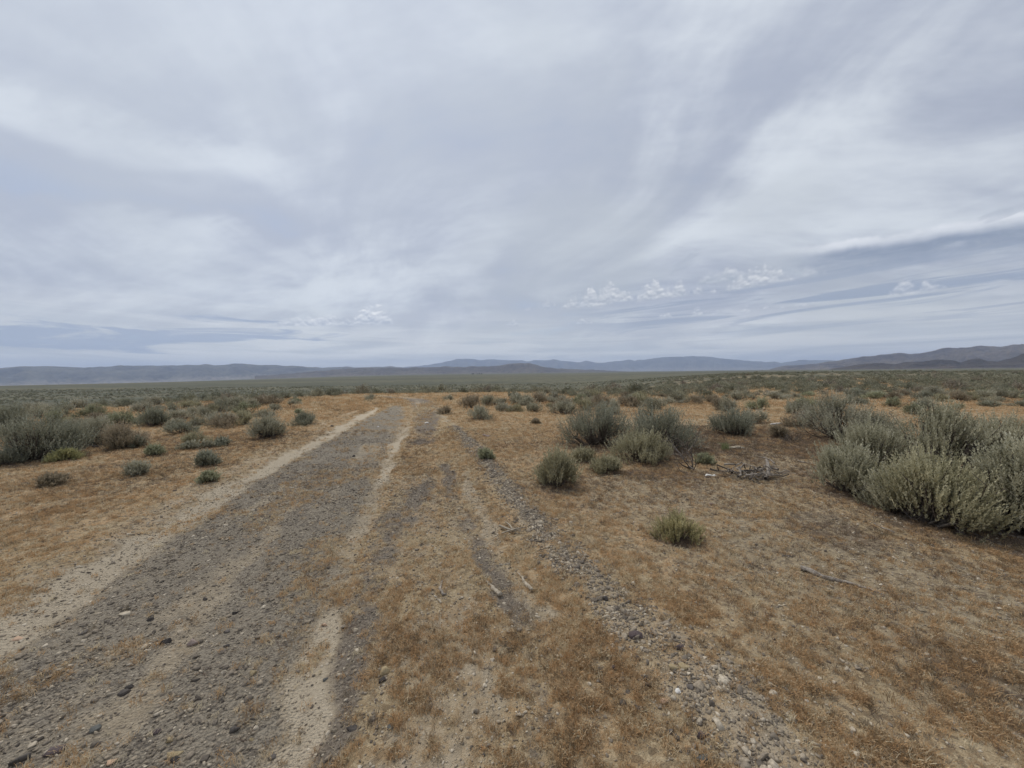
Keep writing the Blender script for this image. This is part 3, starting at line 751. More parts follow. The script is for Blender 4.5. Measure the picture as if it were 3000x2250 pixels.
gravel_set('gravel', 'grey gravel farther along the track', 60000, 7, 24, lambda k, x, y: np.clip((.55 * k['gravel'] + .7 * k['dark']) * (1 - .95 * k['silt']) + .03 * k['silt'] + .004, 0, 1), .0095, .45, .005, .03, .12)
def along_strip(n, pts, spread, y1):
    P = np.array(pts); seg = np.hypot(*np.diff(P[:, :2], axis=0).T) * (P[:-1, 1] < y1) / np.maximum(P[:-1, 1], 1.2) ** .8
    i = rng.choice(len(seg), n, p=seg / seg.sum()); t = rng.random(n)[:, None]
    c = P[i] * (1 - t) + P[i + 1] * t; d = P[i + 1, :2] - P[i, :2]; d = d / np.linalg.norm(d, axis=1)[:, None]
    o = rng.normal(0, spread, n) * c[:, 2]
    return c[:, 0] - d[:, 1] * o, c[:, 1] + d[:, 0] * o
def stones_at(name, label, x, y, med, sig, smin, smax, tshift):
    s_ = np.clip(np.exp(rng.normal(math.log(med), sig, len(x))) * (1 + .06 * np.maximum(y - 3, 0)), smin, smax)
    t = np.clip(rng.beta(1.4, 2.0, len(x)) + tshift, 0, 1)
    scatter(name, label, np.stack([x, y, ground_z(x, y) + s_ * .05], 1), np.stack([s_] * 3, 1), t, grav_src, .4)
x, y = along_strip(46000, BERM, .72, 14); ok = rng.random(len(x)) < (.22 + .78 * smooth(.38, .56, fbm(x * 3.4, y * 2.6, 201, 3))) * (.62 + .38 * smooth(1.5, 3.0, y)); x, y = x[ok], y[ok]
stones_at('pebbles', 'loose grey pebbles heaped along the right edge of track', x, y, .0056, .62, .0025, .030, .13)
x, y = along_strip(34000, GRAVEL, .52, 7); k = masks(x, y); ok = rng.random(len(x)) < (.15 + .85 * smooth(.42, .60, fbm(x * 2.2, y * 1.2, 211, 3))) * (1 - .9 * np.clip(k['silt'] * 1.3, 0, 1)) * np.clip(k['gravel'] * 1.2, 0, 1); x, y = x[ok], y[ok]
stones_at('gravel', 'coarser grey stones in the gravel of the track', x, y, .0062, .5, .003, .022, .07)
gravel_set('soil_clods', 'crumbs of pale tan soil on the bare ground', 150000, 1.0, 6, lambda k, x, y: np.clip((.7 * k['soil'] + .06) * (1 - .8 * k['gravel']) + .55 * k['silt'], 0, 1), .0048, .5, .002, .015, .34)
# ------------------------------------------------------------------ stones one can pick out
ST = {'slate': stone_material('slate_stone', (.056, .049, .044), (.12, .104, .09)), 'black': stone_material('black_stone', (.042, .037, .033), (.085, .074, .066)),
      'grey': stone_material('grey_stone', (.10, .088, .078), (.20, .172, .148)), 'blue': stone_material('blue_grey_stone', (.088, .088, .080), (.165, .162, .145)),
      'tan': stone_material('tan_stone', (.30, .23, .13), (.44, .35, .21)), 'pale': stone_material('pale_stone', (.42, .35, .25), (.60, .52, .40)),
      'pink': stone_material('pinkish_stone', (.22, .165, .14), (.34, .27, .23)), 'purple': stone_material('purple_brown_stone', (.075, .056, .054), (.135, .105, .10)),
      'white': stone_material('white_stone', (.62, .58, .52), (.80, .77, .71)), 'peach': stone_material('peach_stone', (.45, .29, .19), (.60, .43, .30))}
stones = [  # bearing x, y of the survey frame, width there, height share, colour, turn, label
    (365, 1800, 32, .30, 'pale', .4, 'flat pale yellow stone on the gravel left of the track'),
    (440, 1817, 22, .55, 'black', .5, 'small black stone beside the flat pale yellow stone'),
    (487, 1884, 32, .60, 'black', .3, 'jagged black stone left of the pinkish grey block'),
    (566, 1886, 38, .55, 'pink', .2, 'blocky pinkish grey stone on the gravel track'),
    (664, 1895, 22, .50, 'slate', .1, 'small slate stone right of the pinkish grey block'),
    (740, 1974, 28, .60, 'tan', -.5, 'tan blocky stone near the right side of the gravel'),
    (362, 2032, 44, .42, 'slate', .6, 'long dark slate stone tilted on the lower left gravel'),
    (378, 2016, 24, .50, 'black', .5, 'small black stone behind the long dark slate stone'),
    (278, 2140, 36, .45, 'blue', .2, 'rounded blue-grey stone in the lower left gravel'),
    (460, 2147, 28, .60, 'purple', .0, 'dark purple-brown stone in the lower left gravel'),
    (498, 2170, 24, .75, 'tan', .0, 'small pointed tan stone beside the purple-brown one'),
    (688, 2140, 32, .55, 'slate', .8, 'dark slate stone at the grass edge of the lower gravel'),
    (515, 2208, 52, .30, 'tan', .1, 'wide flat tan stone at the bottom of the gravel'),
    (512, 2228, 30, .45, 'black', .0, 'dark stone just under the wide flat tan stone'),
    (328, 2236, 30, .45, 'peach', .6, 'peach coloured stone at the bottom edge of the gravel'),
    (165, 2200, 54, .35, 'purple', .4, 'long flat purple-brown stone in the lower left corner'),
    (60, 2232, 50, .50, 'slate', .8, 'large dark slate stone at the lower left corner'),
    (172, 1850, 20, .50, 'pale', .2, 'small pale stone on the left side of the gravel'),
    (50, 1872, 42, .22, 'peach', .2, 'flat pinkish stone near the left picture edge'),
    (688, 1797, 22, .55, 'black', .2, 'black stone on the gravel above the tan blocky stone'),
    (600, 1758, 18, .60, 'slate', .2, 'small dark stone high on the gravel near the pale stone'),
    (245, 1855, 26, .40, 'grey', .5, 'grey stone half sunk in the left gravel'),
    (665, 1852, 22, .45, 'grey', .4, 'grey stone above the small slate stone'),
    (262, 1935, 18, .55, 'black', .4, 'small black pebble alone on the left gravel'),
    (738, 2168, 16, .60, 'tan', .0, 'small tan pebble at the grass edge near the slate stone'),
    (950, 1834, 20, .55, 'peach', .3, 'pale peach stone beside the dark wheel rut'),
    (1127, 1972, 34, .75, 'tan', .2, 'round tan stone in the pale soil mid foreground'),
    (1120, 1994, 24, .55, 'black', .5, 'black stone right below the round tan stone'),
    (955, 1992, 20, .45, 'blue', .2, 'small blue-green stone in the dark wheel rut'),
    (1030, 2136, 38, .35, 'slate', .2, 'flat dark slate stone in the lower middle'),
    (1143, 2132, 22, .60, 'blue', .3, 'pale blue-grey stone right of the flat slate stone'),
    (798, 2220, 24, .50, 'grey', .3, 'grey stone among rusty weeds at the bottom edge'),
    (1775, 1758, 18, 1.0, 'slate', .2, 'upright dark block on the pebble ridge'),
    (1862, 1862, 46, .32, 'purple', -.2, 'flat purple-brown slab on the pebble ridge'),
    (1972, 1955, 34, .36, 'tan', .1, 'left half of the split tan slab on the pebble ridge'),
    (2004, 1953, 34, .34, 'tan', .3, 'right half of the split tan slab on the pebble ridge'),
    (1893, 1988, 20, .60, 'black', .3, 'upper of two black stones beside the pebble ridge'),
    (1896, 2010, 22, .70, 'black', -.2, 'lower of two black stones beside the pebble ridge'),
    (1866, 1930, 24, .50, 'slate', .7, 'dark slate stone left of the pebble ridge'),
    (1945, 2056, 28, .45, 'peach', .2, 'pinkish tan stone in the grass beside the pebbles'),
    (1966, 2148, 24, .60, 'grey', .2, 'grey stone in the grass at lower right middle'),
    (2050, 2155, 36, .55, 'purple', .2, 'large dark brown stone among the lower pebbles'),
    (1986, 2026, 20, .50, 'white', .2, 'whitish stone on the pebble ridge'),
    (1797, 1958, 24, .60, 'purple', .8, 'dark stone standing in the orange grass left of the ridge'),
    (2026, 2014, 36, .35, 'grey', .1, 'flat grey stone on the lower pebble ridge'),
    (2060, 2226, 42, .45, 'blue', .3, 'large blue-grey stone at the bottom of the pebble ridge'),
    (1987, 1900, 36, .50, 'purple', .4, 'low brown stone on the right flank of the pebble ridge'),
    (1422, 1279, 32, .30, 'pink', .1, 'flat pinkish rock alone in the orange grass ahead'),
    (1115, 1312, 9, .50, 'white', .0, 'small bright white pebble on the far gravel'),
    (1035, 1338, 14, .60, 'black', .1, 'black stone on the far gravel before the white pebble'),
    (972, 1250, 12, .60, 'black', .1, 'small black stone left of the far pale rut'),
    (1107, 1251, 8, .50, 'white', .1, 'tiny white stone high on the far gravel'),
    (2928, 1872, 30, .35, 'pale', -.3, 'pale slab lying in the grass near the right edge'),
    (2085, 1480, 18, .60, 'pink', .2, 'pinkish stone in the brown weeds on the right'),
    (1250, 1240, 14, .40, 'white', .1, 'pale stone on the far right wheel track'),
]
for i, (sx_, sy_, wpx, hs_, col, turn, lab) in enumerate(stones):
    r = np.random.default_rng(500 + i); p = at(sx_, sy_); dd = (p - Vector((0, 0, CAM_H))).dot(fw)
    w = wpx / FOC * dd * .45
    v, f = rock(r, w, w * r.uniform(.62, .85), max(w * hs_, .004) * 1.25, 8)
    o = link('stone', mesh('stone', v, f, [ST[col]]), label=lab, cat='stone', group='stones on the ground')
    o.location = (p.x, p.y, p.z + w * hs_ * .30); o.rotation_euler = (r.normal(0, .1), r.normal(0, .1), turn)

# ------------------------------------------------------------------ sagebrush
def tinted(o, c):
    for q in [o] + list(o.children): q.color = (*c, 1)
SAGE, GREEN, BROWN, DARK, PALE, YEL = (1.08, 1.07, 1.03), (.97, 1.02, .86), (.94, .82, .75), (.84, .87, .84), (1.16, 1.14, 1.13), (1.06, 1.02, .86)
BRIGHT, RAB, THK, THY = (1.14, 1.14, .74), (1.22, 1.14, .80), (1.24, 1.22, 1.12), (1.26, 1.22, 1.02)
big = [  # foot x, y, width, height, colour, detail, label
    (2490, 1442, 190, 130, THK, 3, 'low left lobe of the big sagebrush thicket on the right'),
    (2560, 1400, 190, 170, THK, 3, 'tall upright sagebrush at the left back of the right thicket'),
    (2725, 1533, 290, 215, THY, 3, 'front middle sagebrush of the big right thicket with yellowish tips'),
    (2985, 1562, 280, 275, THK, 3, 'dark-footed big sagebrush cut by the right picture edge'),
    (2745, 1410, 270, 222, THK, 3, 'pale-topped sagebrush at the back of the right thicket'),
    (2925, 1410, 240, 200, THK, 3, 'pale sagebrush behind the one at the right picture edge'),
    (2640, 1500, 170, 150, THK, 3, 'small sagebrush filling the thicket just left of its front'),
    (2453, 1286, 215, 130, SAGE, 2, 'rounded grey sagebrush just behind the right thicket'),
    (2560, 1292, 130, 88, SAGE, 2, 'grey sagebrush joining the right thicket from behind'),
    (1752, 1301, 205, 118, DARK, 2, 'left of two dark sagebrush standing together in mid field'),
    (1925, 1312, 200, 132, DARK, 2, 'right of two dark sagebrush standing together in mid field'),
    (1885, 1350, 165, 88, YEL, 2, 'yellow-tipped shrub before the two dark sagebrush'),
    (1632, 1425, 104, 106, YEL, 2, 'dark-bottomed shrub standing left of the mid field group'),
    (1706, 1349, 66, 36, YEL, 2, 'small shrub just behind the dark-bottomed shrub'),
    (1768, 1382, 80, 46, YEL, 2, 'low shrub with a bare twig skirt in mid field'),
    (1985, 1578, 120, 76, RAB, 3, 'small round green bush alone in the brown grass'),
    (2063, 1359, 36, 30, GREEN, 1, 'little green bush right of the bare dead shrub'),
    (2150, 1273, 140, 72, DARK, 2, 'sagebrush with pale dead branches at its left foot'),
    (2200, 1238, 84, 42, SAGE, 1, 'sagebrush right behind the one with pale dead branches'),
    (2278, 1282, 46, 38, BROWN, 1, 'small brownish shrub beside the white rod'),
    (2360, 1250, 100, 50, BROWN, 1, 'brown-grey low shrub left of the rounded grey sagebrush'),
    (2340, 1212, 90, 42, SAGE, 1, 'wide low sagebrush beyond the white rod'),
    (1409, 1228, 72, 36, SAGE, 1, 'grey shrub ahead, nearest of the far cluster right of track'),
    (1304, 1214, 34, 26, BROWN, 1, 'brown tumbled dead shrub at the right edge of the track'),
    (1314, 1175, 36, 20, SAGE, 1, 'lone shrub close to the right wheel track far ahead'),
    (1375, 1196, 66, 40, BROWN, 1, 'purplish brown shrub at the left of the far cluster'),
    (1432, 1188, 54, 32, SAGE, 1, 'grey shrub second in the far cluster right of track'),
    (1525, 1186, 82, 34, SAGE, 1, 'broad grey shrub at the back middle of the far cluster'),
    (1471, 1205, 56, 26, PALE, 1, 'pale low shrub before the far cluster'),
    (1514, 1206, 44, 22, YEL, 1, 'small tan shrub between two low shrubs of the far cluster'),
    (1568, 1206, 60, 27, SAGE, 1, 'low grey shrub right of the small tan one'),
    (1644, 1203, 74, 38, BROWN, 1, 'brown-grey shrub ending the far cluster on the right'),
    (1757, 1192, 66, 34, BROWN, 1, 'brown shrub behind the left dark sagebrush'),
    (1843, 1192, 70, 32, BROWN, 1, 'brown shrub between and beyond the two dark sagebrush'),
    (1918, 1200, 74, 36, SAGE, 1, 'grey shrub peeping over the right dark sagebrush'),
    (1596, 1156, 38, 22, SAGE, 1, 'single grey shrub in the open grass far ahead'),
    (1568, 1240, 17, 13, BROWN, 1, 'tiny brown shrub alone in the orange grass'),
    (1422, 1343, 30, 30, GREEN, 1, 'small green tuft on the pebble line ahead'),
    (1084, 1174, 34, 20, SAGE, 1, 'small shrub left of where the track bends'),
    (783, 1283, 88, 66, SAGE, 2, 'round sagebrush standing alone left of the track'),
    (895, 1244, 72, 34, DARK, 2, 'low dark sagebrush close to the left edge of track'),
    (873, 1212, 16, 14, GREEN, 1, 'tiny green bush above the low dark sagebrush'),
    (607, 1364, 46, 42, DARK, 2, 'small dark round bush near the left track edge'),
    (405, 1391, 52, 40, SAGE, 2, 'small grey bush alone in the left orange grass'),
    (612, 1411, 30, 30, GREEN, 1, 'wispy green tuft below the small dark round bush'),
    (607, 1311, 34, 17, SAGE, 1, 'left of two small low bushes in the left grass'),
    (652, 1305, 40, 23, DARK, 1, 'right of two small low bushes in the left grass'),
    (552, 1317, 48, 22, SAGE, 1, 'flat grey bush left of the two small low bushes'),
    (450, 1335, 40, 31, GREEN, 1, 'small greenish bush at the edge of the left thicket'),
    (100, 1346, 215, 140, DARK, 2, 'big dark sagebrush at the left picture edge'),
    (15, 1362, 90, 52, DARK, 2, 'low dark bush in the left corner below the big one'),
    (195, 1335, 120, 96, DARK, 2, 'dark sagebrush touching the big one at left'),
    (190, 1350, 64, 34, BRIGHT, 2, 'bright yellow-green bush at the foot of the left thicket'),
    (275, 1305, 110, 84, SAGE, 2, 'spreading grey sagebrush in the middle of the left thicket'),
    (362, 1313, 96, 76, BROWN, 2, 'purple-grey half-dead sagebrush at the right of the left thicket'),
    (404, 1311, 30, 36, DARK, 1, 'narrow dark bush right of the purple-grey sagebrush'),
    (30, 1265, 120, 80, DARK, 2, 'sagebrush behind the big dark one at left edge'),
    (455, 1248, 92, 56, DARK, 2, 'dark leaning sagebrush beyond the left thicket'),
    (513, 1224, 48, 44, DARK, 1, 'upright dark bush behind the dark leaning sagebrush'),
    (556, 1222, 60, 32, SAGE, 1, 'grey bush right of the upright dark bush'),
    (597, 1174, 32, 24, DARK, 1, 'dark round bush standing above the far left field'),
    (645, 1208, 62, 38, DARK, 1, 'dark broad bush in the left field before the track'),
    (790, 1186, 60, 28, BROWN, 1, 'brown-grey bush beyond the round lone sagebrush'),
    (775, 1222, 54, 22, SAGE, 1, 'low bush just above the round lone sagebrush'),
    (835, 1170, 44, 24, DARK, 1, 'dark bush in the row left of the far track'),
    (874, 1166, 42, 24, DARK, 1, 'next dark bush of the row toward the track'),
    (977, 1161, 56, 28, DARK, 1, 'dark bush at the track end of the row'),
    (925, 1164, 52, 24, SAGE, 1, 'grey bush in the middle of the row left of track'),
    (660, 1252, 82, 34, BROWN, 1, 'low half-dead shrub beside the left grass'),
    (580, 1248, 50, 25, SAGE, 1, 'grey low shrub left of the low half-dead one'),
    (516, 1250, 46, 22, SAGE, 1, 'low shrub right of the dark leaning sagebrush'),
    (150, 1420, 68, 28, BROWN, 1, 'flattened brown dead weed clump in the left grass'),
]
big_foot = []
for i, (sx_, sy_, wpx, hpx, col, det, lab) in enumerate(big):
    r = np.random.default_rng(900 + i); p = at(sx_, sy_); dd = (p - Vector((0, 0, CAM_H))).dot(fw)
    w, h = wpx / FOC * dd, hpx / FOC * dd
    obl = math.hypot(p.x, p.y) / max(p.y, .1); w = w / obl ** .6
    big_foot.append((p.x, p.y, w))
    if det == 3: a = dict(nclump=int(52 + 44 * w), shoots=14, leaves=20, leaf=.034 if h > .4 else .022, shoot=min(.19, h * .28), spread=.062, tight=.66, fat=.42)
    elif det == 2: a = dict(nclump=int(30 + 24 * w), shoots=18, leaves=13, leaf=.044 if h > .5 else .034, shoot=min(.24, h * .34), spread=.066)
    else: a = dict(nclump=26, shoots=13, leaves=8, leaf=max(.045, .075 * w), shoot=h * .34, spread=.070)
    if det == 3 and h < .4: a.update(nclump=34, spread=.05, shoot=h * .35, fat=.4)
    if det >= 2:
        e = link('sagebrush', None, label=lab, cat='shrub', group='sagebrush and shrubs')
        e.empty_display_size = .2
        fo, br = split_shrub_mesh('sagebrush', r, w, h, **a)
        link('foliage', fo, e); link('branches', br, e)
    else:
        e = link('sagebrush', joined_shrub_mesh('sagebrush', r, w, h, **a), label=lab, cat='shrub', group='sagebrush and shrubs')
    e.location = (p.x, p.y, p.z - .01); e.rotation_euler = (0, 0, r.uniform(0, 6.28))
    tinted(e, col)
big_foot = np.array(big_foot)

# ground round the bush feet: brown leaf litter, with contact shade painted into it
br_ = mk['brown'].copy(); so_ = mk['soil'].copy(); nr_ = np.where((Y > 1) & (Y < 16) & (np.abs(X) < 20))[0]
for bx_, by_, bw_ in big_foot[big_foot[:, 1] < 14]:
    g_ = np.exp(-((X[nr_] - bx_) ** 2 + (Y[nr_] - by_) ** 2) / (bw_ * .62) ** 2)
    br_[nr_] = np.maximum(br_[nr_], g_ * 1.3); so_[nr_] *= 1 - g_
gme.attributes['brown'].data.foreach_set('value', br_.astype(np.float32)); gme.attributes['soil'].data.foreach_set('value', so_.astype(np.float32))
lx, ly = [], []
for bx_, by_, bw_ in big_foot[big_foot[:, 1] < 14]:
    n_ = int(170 * bw_ + 40); a_ = rng.uniform(0, 6.28, n_); q_ = np.abs(rng.normal(0, .36, n_)) * bw_ + .08 * bw_
    lx.append(bx_ + np.cos(a_) * q_); ly.append(by_ + np.sin(a_) * q_)
lx, ly = np.concatenate(lx), np.concatenate(ly); s_ = rng.uniform(.5, 1.6, len(lx))
scatter('shrub_litter', 'fallen grey twigs and leaf litter under the shrubs', np.stack([lx, ly, ground_z(lx, ly)], 1), np.stack([s_, s_, s_ * .55], 1), np.clip(rng.normal(.3, .25, len(lx)), 0, 1), weed_src, .5)

# the rest of the field: copies of ten bushes, each an object of its own
variants = [joined_shrub_mesh('sagebrush', np.random.default_rng(300 + i), 1.0, .72, nclump=30, shoots=12, leaves=8, leaf=.080, shoot=.23, spread=.070) for i in range(10)]
def cover(x, y):
    """how thickly the bushes stand"""
    d, p = polyline_dist(x, y, ROADWAY); hw = np.interp(p, np.arange(len(ROADWAY)), [q[2] for q in ROADWAY])
    road = smooth(1.0, 1.5, d / hw)
    a = np.arctan2(x, y)
    n = fbm(x / 9, y / 9, 7, 3)
    left = smooth(-1.5, -4.5, x + y * .44) * smooth(6, 9, y)
    right = smooth(10, 20, y) * smooth(.0, 4, x + y * .12) * (.25 + .75 * smooth(.42, .6, n + .22 * smooth(R(24), R(44), a) - .12 * smooth(34, 22, y)))
    right = np.where(y > 40, np.maximum(right, .5 * smooth(38, 50, y)), right)
    c = np.maximum(left * (.30 + .60 * smooth(.38, .55, n)), right * .55)
    c = np.maximum(c, smooth(30, 38, np.hypot(x, y)) * .55)
    return c * road
cand_x, cand_y = field(9000, 8.5, 62)
dens_ok = rng.random(len(cand_x)) < cover(cand_x, cand_y)
cand_x, cand_y = cand_x[dens_ok], cand_y[dens_ok]
order = np.argsort(cand_y); taken = list(map(tuple, big_foot))
mid_pts = []
for i in order:
    x, y = cand_x[i], cand_y[i]
    w = float(np.clip(np.exp(rng.normal(-.40, .33)), .28, .42 + .026 * y))
    if y < 12.5 and x > -.75 * y: continue
    tk = np.array(taken)
    if np.any(np.hypot(tk[:, 0] - x, tk[:, 1] - y) < (tk[:, 2] + w) * .40): continue
    taken.append((x, y, w)); mid_pts.append((x, y, w))
LIM = 300 - len(big)
tones = [('grey-green', SAGE), ('grey', SAGE), ('silvery', PALE), ('dark', DARK), ('brownish', BROWN), ('greenish', GREEN), ('yellow-tipped', YEL)]
alike = {}
for i, (x, y, w) in enumerate(mid_pts[:LIM]):
    rec = bpy.data.objects.new('sagebrush', variants[i % 10]); COL.objects.link(rec)
    tone, k_ = tones[rng.integers(0, len(tones))]; b_ = rng.uniform(.85, 1.12); hz_ = rng.uniform(.62, .98)
    size = 'small' if w < .62 else 'medium' if w < .95 else 'big'
    form = 'spreading' if hz_ < .78 else 'round'
    a_ = math.degrees(math.atan2(x, y))
    if a_ < -17:
        grp = 'sagebrush of the left field'
        where = 'in near left field' if y < 13 else 'amid left field' if y < 20 else 'far in left field'
        where += ' near the picture edge' if a_ < -38 else ' near the track'
    elif a_ < 28:
        grp = 'sagebrush of the middle field'
        where = 'beyond the mid field group' if y < 24 else 'in the far band ahead'
        where += ' left of centre' if a_ < 0 else ' right of centre'
    else:
        grp = 'sagebrush of the right field'
        where = 'just beyond the right thicket' if y < 14 else 'amid right field' if y < 21 else 'far in right field'
        where += ' near the picture edge' if a_ > 42 else ' near the centre'
    rec['category'], rec['group'] = 'shrub', grp
    alike.setdefault('%s %s %s sagebrush %s' % (size, form, tone, where), []).append((a_, rec))
    rec.location = (x, y, gz(x, y) - .01); rec.rotation_euler = (0, 0, rng.uniform(0, 6.28))
    rec.scale = (w, w * rng.uniform(.8, 1.2), w * hz_)
    rec.color = (k_[0] * b_, k_[1] * b_, k_[2] * b_, 1)

for lab, q in alike.items():                                 # where several read the same, say which one from the left
    q.sort(key=lambda t: t[0]); n_ = len(q)
    names = [''] if n_ == 1 else ['left ', 'right '] if n_ == 2 else ['left ', 'middle ', 'right '] if n_ == 3 else [w_ + ' from left, ' for w_ in ('first', 'second', 'third', 'fourth', 'fifth', 'sixth', 'seventh', 'eighth', 'ninth')[:n_]]
    for nm_, (_, rec) in zip(names, q): rec['label'] = nm_ + lab

# beyond: the far brush, too many to count
def far_bush(r):
    v, f, t, bv, bf = sage(r, 1.0, .70, 16, 7, 4, .15, shoot=.24, spread=.09, fat=.5)
    return v, f
far_src = [mesh('far_sagebrush_piece', *far_bush(np.random.default_rng(700 + i)), [M_farleaf]) for i in range(8)]
rest = np.array(mid_pts[LIM:]) if len(mid_pts) > LIM else np.zeros((0, 3))
xs_, ys_ = field(42000, 55, 420, 1.38)
keep = rng.random(len(xs_)) < (.11 + .38 * cover(xs_, ys_)) * smooth(.25, .55, fbm(xs_ / 14, ys_ / 14, 77, 3))
fx = np.r_[rest[:, 0], xs_[keep]]; fy = np.r_[rest[:, 1], ys_[keep]]
ws = np.r_[rest[:, 2], np.clip(np.exp(rng.normal(-.25, .35, keep.sum())), .35, 1.4)]
scatter('far_sagebrush', 'distant grey-green sagebrush covering the flat to the horizon', np.stack([fx, fy, ground_z(fx, fy) - .03], 1),
        np.stack([ws, ws, ws * rng.uniform(.7, 1.1, len(ws))], 1), np.clip(rng.beta(2.2, 2.2, len(fx)), 0, 1), far_src, .03)

# ------------------------------------------------------------------ dead shrub, brush pile, sticks, odd pieces
p = at(2033, 1376)
e = link('dead_shrub', None, label='bare grey dead shrub standing beside the small green bush', cat='shrub'); e.location = p
r = np.random.default_rng(61)
for i in range(9): link('branch', mesh('dead_branch', *twigs(r, 1, .56, .70, .011, 2, .45, 1.0), [M_bark if i % 3 else M_dead]), e)
p = at(1690, 1290)
e = link('dead_branch', mesh('dead_branch', *twigs(np.random.default_rng(64), 2, .62, .35, .012, 2, .4, 1.0), [M_bark]), label='dark bare branch at the left of the left dark sagebrush', cat='branch'); e.location = p
p = at(2090, 1262)
e = link('dead_branch', mesh('dead_branch', *twigs(np.random.default_rng(65), 3, .50, .45, .014, 2, .5, .8), [M_dead]), label='pale dead branches at the foot of the far mid sagebrush', cat='branch'); e.location = p

def crooked(r, a, b, lift=.02, wob=.05, n=8):
    a, b = np.array(a), np.array(b); t = np.linspace(0, 1, n)[:, None]
    L = np.linalg.norm(b - a); q = a + (b - a) * t + r.normal(0, wob, (n, 3)) * L * np.sin(t * np.pi)
    q[:, 2] += lift * np.sin(t[:, 0] * np.pi); return q
pc = at(2205, 1398)
pile = link('brush_pile', None, label='tangled pile of weathered grey dead sage branches on the ground', cat='brush pile'); pile.location = pc
r = np.random.default_rng(71)
for i in range(30):
    a = r.uniform(0, 6.28); s_ = r.uniform(.05, .40); L = r.uniform(.16, .55); th = r.uniform(-.7, .7) + (0 if r.random() < .7 else 1.5)
    c = np.array([np.cos(a) * s_ * 1.05, np.sin(a) * s_ * .8, r.uniform(.02, .16)])
    dr = np.array([np.cos(th), np.sin(th) * .7, r.uniform(-.22, .35)]) * L * .5
    q = crooked(r, c - dr, c + dr, r.uniform(0, .05), .09); q[:, 2] = np.maximum(q[:, 2], .008)
    r0 = r.uniform(.007, .020)
    link('branch', mesh('branch', *tube(q, np.linspace(r0, r0 * .35, len(q)), 6), [M_dead if i % 4 else M_bark]), pile)
q = np.array([(.06, -.18, .03), (.16, -.1, .06), (.25, .02, .12), (.30, .12, .19), (.33, .2, .22)])
link('branch', mesh('branch', *tube(q, np.array([.034, .030, .028, .024, .012]), 7), [M_dead]), pile)

sticks = [
    ([(1424, 1703), (1436, 1716), (1449, 1732), (1466, 1750)], (.006, .010, .017, .021), M_pale_wood, 'short split stick, thick at its near end, left of two'),
    ([(1516, 1679), (1528, 1694), (1542, 1715), (1559, 1734)], (.007, .009, .014, .016), M_pale_wood, 'longer pale split stick, right of two in the track'),
    ([(1297, 1702), (1291, 1716), (1289, 1729), (1297, 1744), (1309, 1741)], (.006, .008, .012, .011, .004), M_dead, 'crooked dead stick standing out on the pale soil'),
    ([(1452, 1658), (1470, 1656), (1495, 1653)], (.004, .006, .005), M_dead, 'thin stick lying across the pale strip'),
    ([(1160, 1919), (1176, 1924), (1192, 1930)], (.003, .004, .004), M_pale_wood, 'small pale twig above the round tan stone'),
    ([(1282, 1757), (1288, 1762), (1293, 1769)], (.006, .009, .005), M_pale_wood, 'short pale wood chip below the crooked stick'),
    ([(2346, 1671), (2372, 1676), (2398, 1690), (2440, 1702), (2490, 1713), (2545, 1727), (2590, 1744)], (.024, .022, .017, .014, .012, .009, .004), M_dead, 'long grey fallen branch in the right foreground grass'),
    ([(2335, 1347), (2345, 1354), (2362, 1357), (2384, 1362)], (.008, .012, .012, .009), M_dead, 'forked grey stick lying right of the brush pile'),
    ([(2208, 1334), (2232, 1341), (2258, 1348), (2268, 1360)], (.006, .011, .014, .018), M_dead, 'thin branch lying just behind the brush pile'),
    ([(236, 1312), (258, 1307), (286, 1310)], (.02, .032, .024), M_bark, 'dark dead log under the left thicket'),
    ([(2560, 1535), (2590, 1550), (2620, 1560)], (.006, .009, .006), M_dead, 'grey stick at the front foot of the right thicket'),
    ([(2920, 1564), (2950, 1570), (3000, 1580)], (.009, .013, .012), M_dead, 'pale fallen branch under the right edge sagebrush'),
    ([(2150, 1333), (2175, 1331), (2200, 1330)], (.005, .007, .005), M_bark, 'dark thin stick lying behind the brush pile at left'),
    ([(2290, 1628), (2305, 1630), (2330, 1629)], (.004, .006, .005), M_bark, 'dark twig in the right grass above the long branch'),
]
for i, (pp, rad, mt, lab) in enumerate(sticks):
    pts = [at(*q) for q in pp]; o0 = pts[0]
    q = np.array([(c.x - o0.x, c.y - o0.y, c.z - o0.z + rr * .7) for c, rr in zip(pts, rad)])
    rr = np.random.default_rng(800 + i); t = np.linspace(0, len(q) - 1, 13)
    qq = np.stack([np.interp(t, np.arange(len(q)), q[:, k]) for k in range(3)], 1); ra = np.interp(t, np.arange(len(q)), rad)
    L = np.linalg.norm(q[-1] - q[0]); qq[1:-1] += rr.normal(0, .014, (11, 3)) * L * np.array([1, 1, .3]); ra = ra * rr.uniform(.8, 1.15, 13)
    v, f = tube(qq, ra, 7); v = v + rr.normal(0, .0012, v.shape)
    cap = np.array([list(range(7))[::-1], list(range(len(v) - 7, len(v)))])
    me = mesh('stick', v, [f, cap], [mt]); o = link('stick', me, label=lab, cat='stick'); o.location = o0
pts = {k: at(*k) for k in ((1463, 1548), (1482, 1556), (1502, 1563), (1526, 1561), (1480, 1540), (1492, 1548), (1470, 1578), (1488, 1572), (1508, 1566), (1534, 1560))}
o0 = pts[(1502, 1563)]; fk = link('forked_stick', None, label='forked bleached stick lying beside the pebble ridge', cat='stick'); fk.location = o0
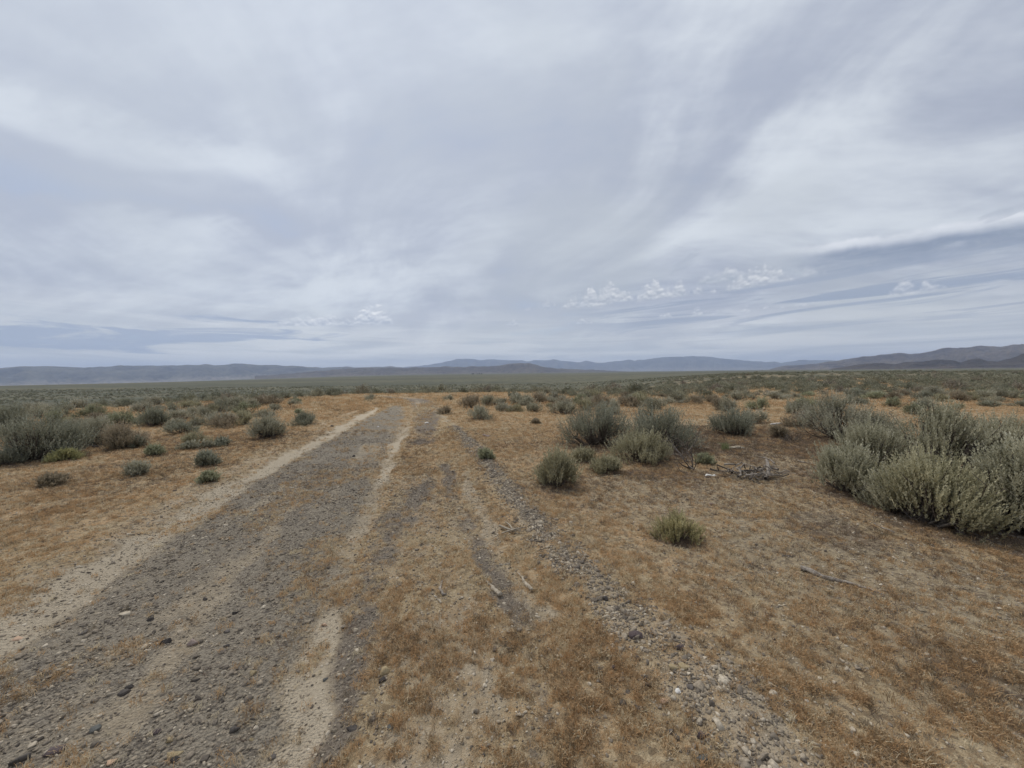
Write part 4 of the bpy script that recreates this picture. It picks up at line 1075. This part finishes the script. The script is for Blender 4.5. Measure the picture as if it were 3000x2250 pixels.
for j, (ch, rad) in enumerate(((((1463, 1548), (1482, 1556), (1502, 1563), (1526, 1561)), (.013, .012, .014, .006)), (((1480, 1540), (1492, 1548), (1502, 1563)), (.005, .008, .010)), (((1470, 1578), (1488, 1572), (1508, 1566), (1534, 1560)), (.005, .008, .009, .005)))):
    q = np.array([(pts[k].x - o0.x, pts[k].y - o0.y, pts[k].z - o0.z + .03 + .012 * j) for k in ch])
    link('prong', mesh('prong', *tube(q, np.array(rad), 6), [M_pale_wood]), fk)

# white fragment, white rod, pale wood lump
p = at(2083, 1398); r = np.random.default_rng(77); dd = p.y
L = 34 / FOC * dd
q = np.array([(-.5 * L, 0, .020), (-.3 * L, .01, .032), (-.1 * L, .0, .030), (.12 * L, -.01, .022), (.3 * L, .0, .026), (.5 * L, .01, .016)])
v, f = tube(q, np.array([.006, .016, .014, .013, .017, .005]), 8); v[:, 1] *= 1.6
e = link('bone', mesh('bone', v, f, [ST['white']], True), label='bright white bone fragment left of the brush pile', cat='bone'); e.location = p
a_, b_ = at(2258, 1246), at(2292, 1245)
q = np.array([(0, 0, .03), ((b_.x - a_.x) * .5, (b_.y - a_.y) * .5, .045), (b_.x - a_.x, b_.y - a_.y, .05)])
v, f = tube(q, .024, 8); cap = np.array([list(range(8))[::-1], list(range(len(v) - 8, len(v)))])
e = link('white_rod', mesh('white_rod', v, [f, cap], [ST['white']]), label='straight white rod lying in the grass beyond the brush pile', cat='rod'); e.location = a_
p = at(2155, 1316); v1 = []
for j in range(4):
    vv, ff = rock(np.random.default_rng(830 + j), .07, .05, .035, 6); v1.append((vv + np.array([-.10 + .075 * j, .01 * (j % 2), .02 + .008 * (j % 3)]), ff))
e = link('wood_lump', mesh('wood_lump', *merge(v1), [M_pale_wood]), label='pale weathered lump of wood behind the brush pile', cat='wood'); e.location = p
p = at(2320, 1295)
e = link('dead_brush_heap', mesh('dead_brush_heap', *twigs(np.random.default_rng(88), 16, .22, .5, .010, 2, .6, .35), [M_bark]), label='flat dark heap of dead brush under the white rod', cat='brush pile'); e.location = p
p = at(2122, 1318)
e = link('grass_tuft', mesh('grass_tuft', *tuft(np.random.default_rng(89), 90, .17, .16, .006), [M_leaf], attrs={'tint': np.full(90 * 6, .35)}), label='green grass tuft beside the pale lump of wood', cat='grass tuft'); e.location = p; e.color = (.8, .9, .6, 1)

# far-off trees at the foot of the mesa
M_tree = stone_material('far_tree_leaf', (.022, .028, .018), (.05, .06, .035), .4)
for i, (x_, y_, hh) in enumerate(((1383, 1100.3, 9), (1387, 1100.4, 10), (1398, 1100.0, 8), (1404, 1100.2, 10), (1411, 1100.1, 9))):
    d = ray(x_, y_); dist_ = 3000.; x0_, y0_ = d.x / d.y * dist_, dist_; r = np.random.default_rng(40 + i)
    t = link('tree', None, label=('leftmost', 'second from left', 'middle', 'second from right', 'rightmost')[i] + ' of the tiny dark trees in the far clump below the mesa', cat='tree', group='far trees below the mesa'); t.location = (x0_, y0_, float(base_z(np.array([x0_]), np.array([y0_]))[0]))
    pt = np.array([(0, 0, -.5), (.1, 0, hh * .25), (0, .1, hh * .55)])
    link('trunk', mesh('trunk', *tube(pt, np.array([.35, .28, .12]), 6), [M_bark]), t)
    v, f, tt, bv, bf = sage(r, hh * .95, hh * .9, 16, 8, 5, hh * .13, shoot=hh * .16, spread=.35, fat=.6)
    v[:, 2] += hh * .15
    link('crown', mesh('crown', v, f, [M_tree]), t)
